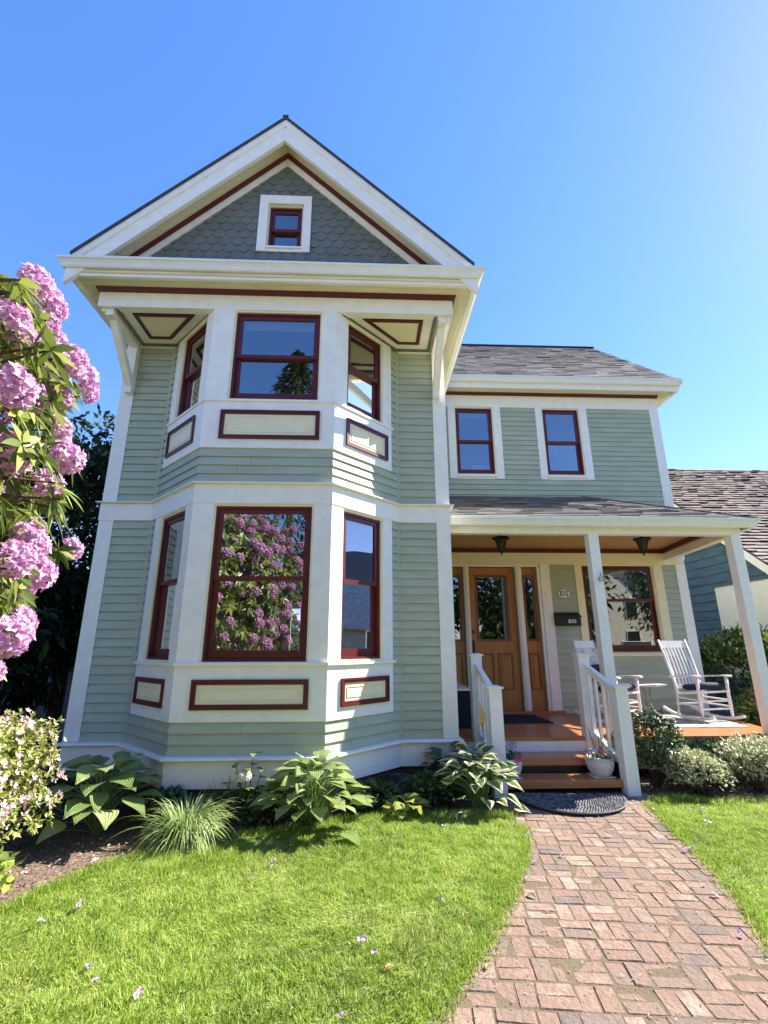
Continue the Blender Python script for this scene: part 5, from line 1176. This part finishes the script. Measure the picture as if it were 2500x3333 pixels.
# hydrangea with one white bloom
hy = empty('hydrangea', (2.26, -1.02, 0), 0, 'leggy young hydrangea with one round creamy white bloom', 'hydrangea')
m = MB(); np.random.seed(73); random.seed(73); Bs, Ds, Ns = [], [], []
for x, y, z in ((.02, 0, .60), (-.05, -.02, .48), (-.14, .02, .50), (.10, .05, .46), (-.2, -.05, .36), (.16, -.02, .30), (.05, -.08, .25)):
    m.tube([(random.gauss(0, .02), 0, 0), (x*.4, y*.5, z*.5), (x, y, z)], [.006, .005, .003], 6, cap=False)
    for h in np.linspace(.35, 1, 5):
        for s in range(2):
            ph = random.random()*6.28; Bs.append((x*h, y*h, z*h)); Ds.append((math.cos(ph), math.sin(ph), .2)); Ns.append((0, 0, 1))
m.build('stem', STEM, hy)
leaves('foliage', leafmat('hydrangea_leaves', [(0, (.09, .15, .03)), (1, (.25, .32, .08))], .35), hy, Bs, Ds, Ns, .085+.04*np.random.rand(len(Bs)), .062, rows=5, cols=5, droop=.3, shape='ovate', fold=.15)
Bs, Ds, Ns = [], [], []
for i in range(70):
    z = 1-1.5*(i+.5)/70; ph = i*2.4; rr = math.sqrt(max(0, 1-z*z)); ax = np.array([rr*math.cos(ph), rr*math.sin(ph), z]); a = nrm(np.cross(ax, [.3, .5, .8])); b = np.cross(ax, a)
    for s in range(4):
        t = 1.571*s+ph; Bs.append(np.array([-.04, -.05, .42])+ax*np.array([.062, .062, .045])); Ds.append(a*math.cos(t)+b*math.sin(t)+ax*.25); Ns.append(ax)
leaves('bloom', leafmat('cream_petals', [(0, (.62, .58, .44)), (1, (.82, .80, .72))], .35), hy, Bs, Ds, Ns, .020, .019, rows=3, droop=0, fold=0, shape='ovate')
# ---- potted plants on the lowest tread
POTM = paint('white_glazed_pot', (.66, .64, .60), .45, .10, .25, 25)
def pot(x, y, s, lab, seedv, hexy):
    np.random.seed(seedv); random.seed(seedv); r = empty('flower_pot', (x, y, .158), 0, lab, 'potted plant', 'white flower pots on the steps')
    m = MB(); m.box(-.115*s, .115*s, -.10*s, .10*s, 0, .010); m.build('saucer', POTM, r, bevel=.004)
    m = MB(); m.lathe([(.001, .010), (.085*s, .010), (.10*s, .02), (.128*s, .06), (.146*s, .11), (.150*s, .15), (.146*s, .178), (.152*s, .185), (.152*s, .197), (.140*s, .199), (.134*s, .18), (.001, .175)], n=32); m.build('pot', POTM, r, smooth=True)
    Bs, Ds, Ns = [], [], []
    for i in range(150):
        ph = random.random()*6.28; q = .14*s*math.sqrt(random.random()); Bs.append((q*math.cos(ph), q*math.sin(ph), .18+.07*random.random())); Ds.append((math.cos(ph), math.sin(ph), random.uniform(-.5, .9))); Ns.append((0, 0, 1))
    leaves('foliage', SHR, r, Bs, Ds, Ns, .045, .026, rows=4, droop=.3, shape='ovate')
    Bs, Ds, Ns, rr_ = [], [], [], []
    def flower(c, ax, sz, k, col):
        ax = nrm(np.array(ax, float)); a = nrm(np.cross(ax, [.3, .5, .8])); b = np.cross(ax, a)
        for s_ in range(k):
            t = 6.283*s_/k; Bs.append(c); Ds.append(a*math.cos(t)+b*math.sin(t)+ax*.3); Ns.append(ax); rr_.append((sz, col))
    for i in range(9):
        ph = random.random()*6.28; c = np.array(hexy[0])+np.random.normal(size=3)*[.028, .02, .04]; flower(c, (random.gauss(0, .5), -1, .6), .024, 5, random.uniform(0, .3))
    pm = leafmat('pansy_petals', [(0, (.42, .36, .62)), (.35, (.62, .56, .72)), (.6, (.75, .7, .78)), (.75, (.70, .06, .22)), (1, (.80, .16, .34))], .3)
    def put(nm): leaves(nm, pm, r, Bs, Ds, Ns, np.array([q[0] for q in rr_]), np.array([q[0] for q in rr_])*.9, rows=3, droop=0, fold=-.1, shape='ovate', rnd=np.array([q[1] for q in rr_])); Bs.clear(); Ds.clear(); Ns.clear(); rr_.clear()
    put('pansy_blooms')
    for k in range(3):
        flower(np.array(hexy[1])+np.random.normal(size=3)*.009, (random.gauss(0, .3), -1, .5), (.050-.011*k), 7, random.uniform(.8, 1))
    put('pink_bloom')
    n = 13; ph = np.random.rand(n)*6.283
    leaves('spikes', FRN, r, np.c_[np.cos(ph)*.01, np.sin(ph)*.01, np.full(n, .18)], np.c_[np.cos(ph)*.6, np.sin(ph)*.6, .9+np.random.rand(n)*1.2], np.c_[-np.cos(ph), -np.sin(ph), np.full(n, .4)], .32+.20*np.random.rand(n), .009, rows=7, droop=.12, fold=.3, shape='blade', cols=3)
pot(5.955, -.11, 1.0, 'white pot with pink bloom and spiky leaves against the right railing', 81, ((-.09, -.04, .25), (-.01, -.08, .25)))
pot(4.93, -.12, .88, 'white pot with lilac pansies half hidden by the left newel post', 82, ((.0, -.03, .30), (.05, -.11, .215)))
# ---- fallen blossoms
FB = leafmat('fallen_lilac_petals', [(0, (.50, .32, .56)), (.6, (.66, .48, .68)), (1, (.78, .68, .78))], .4)
def blossom_mesh(sd):
    np.random.seed(sd); Bs, Ds, Ns = [], [], []
    for k in range(2):
        c = np.array([k*.025, k*.012, .012+.01*k]); ax = nrm(np.array([.3-.6*k, -.2, 1.])+np.random.normal(size=3)*.3); a = nrm(np.cross(ax, [.3, .5, .8])); b = np.cross(ax, a)
        for s_ in range(5): t = 6.283*s_/5; Bs.append(c); Ds.append(a*math.cos(t)+b*math.sin(t)+ax*np.random.uniform(.1, 1.3)); Ns.append(ax+np.random.normal(size=3)*.3)
    V, F_, r, uv = leafdata(Bs, Ds, Ns, .026, .018, rows=4, droop=.2, fold=-.3, shape='ovate', wave=.1); o = npmesh('fallen_blossom', V, F_, FB, None, r, uv); me = o.data; bpy.data.objects.remove(o); return me
FBM = [blossom_mesh(90+i) for i in range(4)]
BLO = [(2.65, -1.93, 'large pale blossom fallen on the lawn near the bed'), (1.5, -2.63, 'lilac blossom fallen on the lawn near the azalea'), (1.6, -2.47, 'faint mauve blossom in grass just above the lilac one by the azalea'), (1.98, -3.03, 'mauve blossom on grass, upper one of a pair at lower left'), (2.05, -3.14, 'mauve blossom on grass, lower one of a pair at lower left'), (2.29, -3.26, 'white-lilac blossom in the grass near the bottom edge, left of centre'), (3.29, -2.88, 'pale lilac blossom, left of two lying together in mid lawn'), (3.35, -2.97, 'mauve blossom, right of two lying together in mid lawn'), (3.22, -3.41, 'blossom on the lawn at the very bottom edge'), (1.04, -1.73, 'lilac blossom on the mulch next to the azalea'), (1.31, -1.76, 'lilac blossom on the mulch below the large hosta'), (2.56, -2.14, 'small cream petal on the lawn below the hydrangea'), (3.8, -2.5, 'pinkish blossom on the lawn left of the path bend'), (4.01, -1.24, 'tiny white blossom on grass below the cream-edged hosta'),
       (4.67, -1.4, 'mauve blossoms where the lawn meets the top of the path'), (4.56, -1.91, 'small lilac blossom on the left edge bricks'), (4.8, -1.82, 'lilac blossom alone on the bricks left of centre'), (4.41, -2.18, 'open lilac blossom on bricks beside the bulging lawn edge'), (5.35, -1.47, 'small mauve blossom in the middle of the upper path'), (5.79, -1.76, 'big lilac blossom on the right edge of the path'), (5.86, -1.74, 'magenta blossom touching the grass at the right path edge'), (5.55, -2.31, 'small lilac blossom on the right side bricks'), (5.54, -2.46, 'purple blossom on right side bricks, lower of two'), (5.37, -2.88, 'purple blossom at the right edge near the bottom of the path'), (6.52, -.94, 'pale blossom on the right lawn near the variegated shrub'), (6.35, -1.27, 'white blossom in the right lawn beside the upper path'), (6.11, -.86, 'mauve blossom on bare soil right of the half-round mat'), (5.97, -.75, 'white petal on the bricks just right of the mat')]
random.seed(5)
for i, (x, y, lab) in enumerate(BLO):
    o = bpy.data.objects.new('fallen_blossom', FBM[i % 4]); link(o); on = in_poly(np.array([[x, y]]), path_poly)[0]
    s = random.uniform(.6, .95)*(1.15 if 'big' in lab or 'large' in lab or 'lying together' in lab else .85 if 'small' in lab or 'tiny' in lab else 1)
    o.location = (x, y, .022 if on else (.012 if 'mulch' in lab or 'soil' in lab else .045)); o.scale = (s, s, s); o.rotation_euler = (random.gauss(0, .2), random.gauss(0, .2), random.random()*6.28)
    tag(o, lab, 'blossom', 'rhododendron blossoms fallen on lawn and path')
DL = leafmat('dry_leaf', [(0, (.40, .22, .08)), (1, (.55, .38, .16))], .2)
for x, y, lab in ((4.36, -2.37, 'curled dark green leaf on the left bricks'), (3.91, -3.10, 'tan dry leaf on bricks beside the lawn, near the bottom'), (3.89, -2.05, 'small brown dry leaf on the lawn left of the path'), (5.46, -3.02, 'brown dry leaf at the right path edge'), (3.45, -3.05, 'rust coloured dry leaf in the lawn right of the blossoms')):
    o = leaves('fallen_leaf', SHR if 'green' in lab else DL, None, [(0, 0, 0)], [(1, .2, .25)], [(0, .3, 1)], .07, .028, rows=6, cols=5, droop=.35, fold=.6, shape='lance'); o.location = (x, y, .03); o.rotation_euler[2] = random.random()*6; tag(o, lab, 'leaf', 'fallen leaves')
# a yellow seedling in the mulch
sd_ = empty('yellow_seedling', (2.16, -1.26, 0), 0, 'tiny yellow-leaved seedling in dark soil below the hydrangea', 'seedling')
leaves('foliage', LIME, sd_, [(0, 0, .06)]*4+[(0, 0, .02)]*2, [(1, 0, .6), (-1, .2, .5), (.2, 1, .5), (0, -1, .4), (.6, .6, .6), (-.5, -.5, 1)], [(0, 0, 1)]*6, .055, .035, rows=4, droop=.3, shape='ovate')

# ================================================================ NEIGHBOUR
nb_ = empty('blue_house', (14, 6, 0), 0, 'neighbouring blue shake-sided house with weathered brown shingle roof, at right', 'house')
NX = 11.5; RY, RZ, RS = 7.6, 6.72, .83
zr = lambda y: RZ-RS*abs(y-RY)
def nbp(mb, name, mat, parent=None, **k):
    o = mb.build(name, mat, parent or nb_, **k)
    if parent is None: o.matrix_parent_inverse = Matrix.Translation((-14, -6, 0))
    return o
m = MB()
ys = [3.0, 12.2]; m.prism([(NX, ys[0], -.1), (NX, ys[1], -.1), (NX, ys[1], zr(ys[1])), (NX, RY, RZ), (NX, ys[0], zr(ys[0]))], [(19, ys[0], -.1), (19, ys[1], -.1), (19, ys[1], zr(ys[1])), (19, RY, RZ), (19, ys[0], zr(ys[0]))])
nbp(m, 'wall', BLUE)
m = MB(); z = .1; random.seed(9)
while z < 6.5:
    e = .205; y = 3.02-random.random()*.3; hi = RY-(z+.02)/1e9
    while y < 12.1:
        w = random.choice([.22, .3, .38, .46]); a, b = max(3.02, y), min(12.1, y+w-.004); y += w
        zz_ = min(z+e, zr(a)-.03, zr(b)-.03)
        if zz_ < z+.02 or b-a < .03: continue
        m.prism([(NX-.026, a, z), (NX-.026, b, z), (NX-.006, b, zz_), (NX-.006, a, zz_)], [(NX, a, z), (NX, b, z), (NX, b, zz_), (NX, a, zz_)])
    z += e
nbp(m, 'shake_siding', BLUE)
ROFF = .12
m = MB()
for s in (1, -1):
    e = RY-s*5.2
    m.prism([(NX-.28, RY, RZ+ROFF), (20, RY, RZ+ROFF), (20, e, zr(e)+ROFF), (NX-.28, e, zr(e)+ROFF)], [(NX-.28, RY, RZ), (20, RY, RZ), (20, e, zr(e)), (NX-.28, e, zr(e))])
nr = nbp(m, 'roof', ROOFD)
slb = math.hypot(5.2, 5.2*RS); cb, sb_ = 5.2/slb, 5.2*RS/slb; y00 = RY-5.2; z00 = zr(y00)+ROFF
fnn = lambda u, v, h: (u, y00+cb*v-sb_*h, z00+sb_*v+cb*h)
m = MB(); random.seed(10); shingles(m, fnn, lambda v: NX-.28, lambda v: 17.5, 44, slb/44, .23, .020, .014, .014, .030, 1.08)
m.build('roof_shingles', ROOFN, nr).matrix_parent_inverse = Matrix()
m = MB()
for s in (1, -1):
    e = RY-s*5.2
    m.prism([(NX-.30, RY, RZ+ROFF-.01), (NX-.30, e, zr(e)+ROFF-.01), (NX-.30, e, zr(e)-.09), (NX-.30, RY, RZ-.09)], [(NX-.27, RY, RZ+ROFF-.01), (NX-.27, e, zr(e)+ROFF-.01), (NX-.27, e, zr(e)-.09), (NX-.27, RY, RZ-.09)])
nbp(m, 'rake_fascia', WHITE)
m = MB(); m.box(NX-.06, NX-.03, 3.05, 4.93, .9, 2.86); w_ = nbp(m, 'window', WHITE)
m = MB(); m.box(NX-.09, NX-.062, 3.02, 4.96, 2.862, 2.88); m.build('drip_cap', BLUE, w_)
# ================================================================ what stands across the street (seen in the panes)
TRL = leafmat('street_tree_leaves', [(0, (.03, .06, .015)), (.6, (.07, .12, .03)), (1, (.16, .22, .06))], .3, .4, .4)
CON = leafmat('conifer_needles', [(0, (.03, .055, .02)), (1, (.09, .12, .05))], .2, .5, .3)
def conifer(x, y, h, r0, sv, lab):
    np.random.seed(sv); random.seed(sv); r = empty('conifer_tree', (x, y, 0), 0, lab, 'tree', 'trees across the street'); n = 6500
    t = np.random.rand(n)**.8; lay = np.floor(t*18)/18; ph = np.random.rand(n)*6.283; br_ = np.floor(ph/6.283*9+lay*7)/9*6.283; ph = br_+np.random.normal(size=n)*.16
    q = np.random.rand(n)**.6; rr = r0*(1-t)**.85*q; z = h*(.12+.88*t)-rr*.25+np.random.normal(size=n)*.08
    P = np.c_[np.cos(ph)*rr, np.sin(ph)*rr, z]
    leaves('crown', CON, r, P, np.c_[np.cos(ph), np.sin(ph), np.random.normal(size=n)*.4-.2], np.c_[np.random.normal(size=(n, 2))*.4, np.ones(n)], .35, .10, rows=3, droop=.3, shape='lance')
    m = MB(); m.tube([(0, 0, 0), (0, 0, h*.5), (0, 0, h*.97)], [.25, .14, .02], 8); m.build('trunk', BARK, r)
conifer(-.2, -17, 16.1, 5.4, 101, 'tall ragged conifer mirrored in the upstairs bay window'); conifer(2.2, -18, 14.6, 3.4, 102, 'shorter ragged conifer right beside the tall one')
bigshrub('street_tree', (5.5, -21.5), (5.0, 3.2, 4.4), 4.8, 11000, .42, .24, TRL, 'broad leafy tree across the street opposite the path', 'tree', 103, 'trees across the street', .3, 'ovate', 1.2)
bigshrub('street_tree', (14, -20), (5.2, 3.2, 4.4), 5.0, 11000, .42, .24, TRL, 'broad leafy tree across the street opposite the porch', 'tree', 104, 'trees across the street', .3, 'ovate', 1.2)
bigshrub('street_tree', (24, -18), (4.4, 3.6, 3.6), 5.4, 5000, .32, .18, TRL, 'broad leafy tree down the street at the far right', 'tree', 105, 'trees across the street', .3, 'ovate', 1.2)
shrub('front_hedge', (12.2, -9.6), (4.6, .5, .8), 7000, .11, .06, HDG, 'clipped hedge along the front of the lot right of the path', 'hedge', seedv=106, lumps=.05)
shrub('front_hedge', (-3.8, -9.6), (4.2, .5, .7), 5000, .11, .06, HDG, 'clipped hedge along the front of the lot left of the path', 'hedge', seedv=107, lumps=.05)
# overhead wires along the street
m = MB()
for z, y in ((11.2, -13.0), (10.4, -13.0)):
    m.tube([(-40+80*t, y, z-1.0+4*(t-.5)**2) for t in np.linspace(0, 1, 21)], .014, 5)
o = m.build('overhead_wires', BLACKM)
tag(o, 'pair of thin black overhead wires above the street, mirrored upstairs', 'wires')

def plainhouse(name, x0, x1, y0, y1, h, rh, col, roofm, lab, wins, axis='x'):
    r = empty(name, ((x0+x1)/2, (y0+y1)/2, 0), 0, lab, 'house'); cx_, cy_2 = (x0+x1)/2, (y0+y1)/2; a, b = (x1-x0)/2, (y1-y0)/2
    m = MB(); m.box(-a, a, -b, b, 0, h); m.prism([(-a, -b, h), (-a, b, h), (-a, 0, h+rh)], [(a, -b, h), (a, b, h), (a, 0, h+rh)]) if axis == 'x' else m.prism([(-a, -b, h), (a, -b, h), (0, -b, h+rh)], [(-a, b, h), (a, b, h), (0, b, h+rh)])
    m.build('wall', col, r)
    m = MB(); e = .4
    for s_ in (-1, 1):
        if axis == 'x': m.prism([(-a-e, s_*(b+e), h-e*rh/b), (-a-e, 0, h+rh), (-a-e, 0, h+rh+.12), (-a-e, s_*(b+e), h-e*rh/b+.12)], [(a+e, s_*(b+e), h-e*rh/b), (a+e, 0, h+rh), (a+e, 0, h+rh+.12), (a+e, s_*(b+e), h-e*rh/b+.12)])
        else: m.prism([(s_*(a+e), -b-e, h-e*rh/a), (0, -b-e, h+rh), (0, -b-e, h+rh+.12), (s_*(a+e), -b-e, h-e*rh/a+.12)], [(s_*(a+e), b+e, h-e*rh/a), (0, b+e, h+rh), (0, b+e, h+rh+.12), (s_*(a+e), b+e, h-e*rh/a+.12)])
    m.build('roof', roofm, r)
    for (px_, py_, pz, w, hh, nx) in wins:
        m = MB()
        if nx: m.box(px_-.04, px_+.04, py_-w/2, py_+w/2, pz, pz+hh)
        else: m.box(px_-w/2, px_+w/2, py_-.04, py_+.04, pz, pz+hh)
        w_ = m.build('window', WHITE, r); m = MB()
        if nx: m.box(px_-.06, px_-.041, py_-w/2+.08, py_+w/2-.08, pz+.08, pz+hh-.08)
        else: m.box(px_-w/2+.08, px_+w/2-.08, py_+.041, py_+.06, pz+.08, pz+hh-.08)
        m.build('pane', BLACKM, w_)
    return r
YRD = paint('cream_siding', (.66, .62, .50), .6, .05, .1, 3, (1, 1, 8)); GRY = paint('grey_shingle_wall', (.20, .20, .19), .8, .2, .3, 3, (1, 1, 6))
plainhouse('street_house', 17, 25, -30, -23, 5.4, 3.2, YRD, ROOFD, 'cream gabled house across the street, mirrored in the porch window', [(-2, 3.5, 1, 1.1, 1.6, 0), (1.5, 3.5, 1, 1.1, 1.6, 0), (-2, 3.5, 3.6, 1.1, 1.4, 0), (1.5, 3.5, 3.6, 1.1, 1.4, 0)], 'y')
plainhouse('street_house', 21, 29, -6, 3.5, 2.7, 4.0, GRY, paint('grey_shingle_roof', (.22, .21, .20), .9, .35, .6, 6, (1, 1, 6), 30), 'dark roofed grey house two lots to the right, mirrored in the side bay panes', [(-4, -1.5, 1, 1.1, 1.3, 1), (-4, 1.5, 1, 1.1, 1.3, 1)], 'y')
plainhouse('street_house', -4, 4, -34, -27, 5.2, 3.0, GRY, ROOFD, 'grey gabled house across the street on the left', [(-2, 3.5, 1, 1.1, 1.6, 0), (2, 3.5, 1, 1.1, 1.6, 0)], 'y')

bigshrub('evergreen_shrub', (-.6, 13), (2.4, 2, 1.5), 1.4, 4000, .25, .12, DKL, 'low dark evergreen behind the house, glimpsed through its rear windows', 'shrub', 130, zmin=.1)
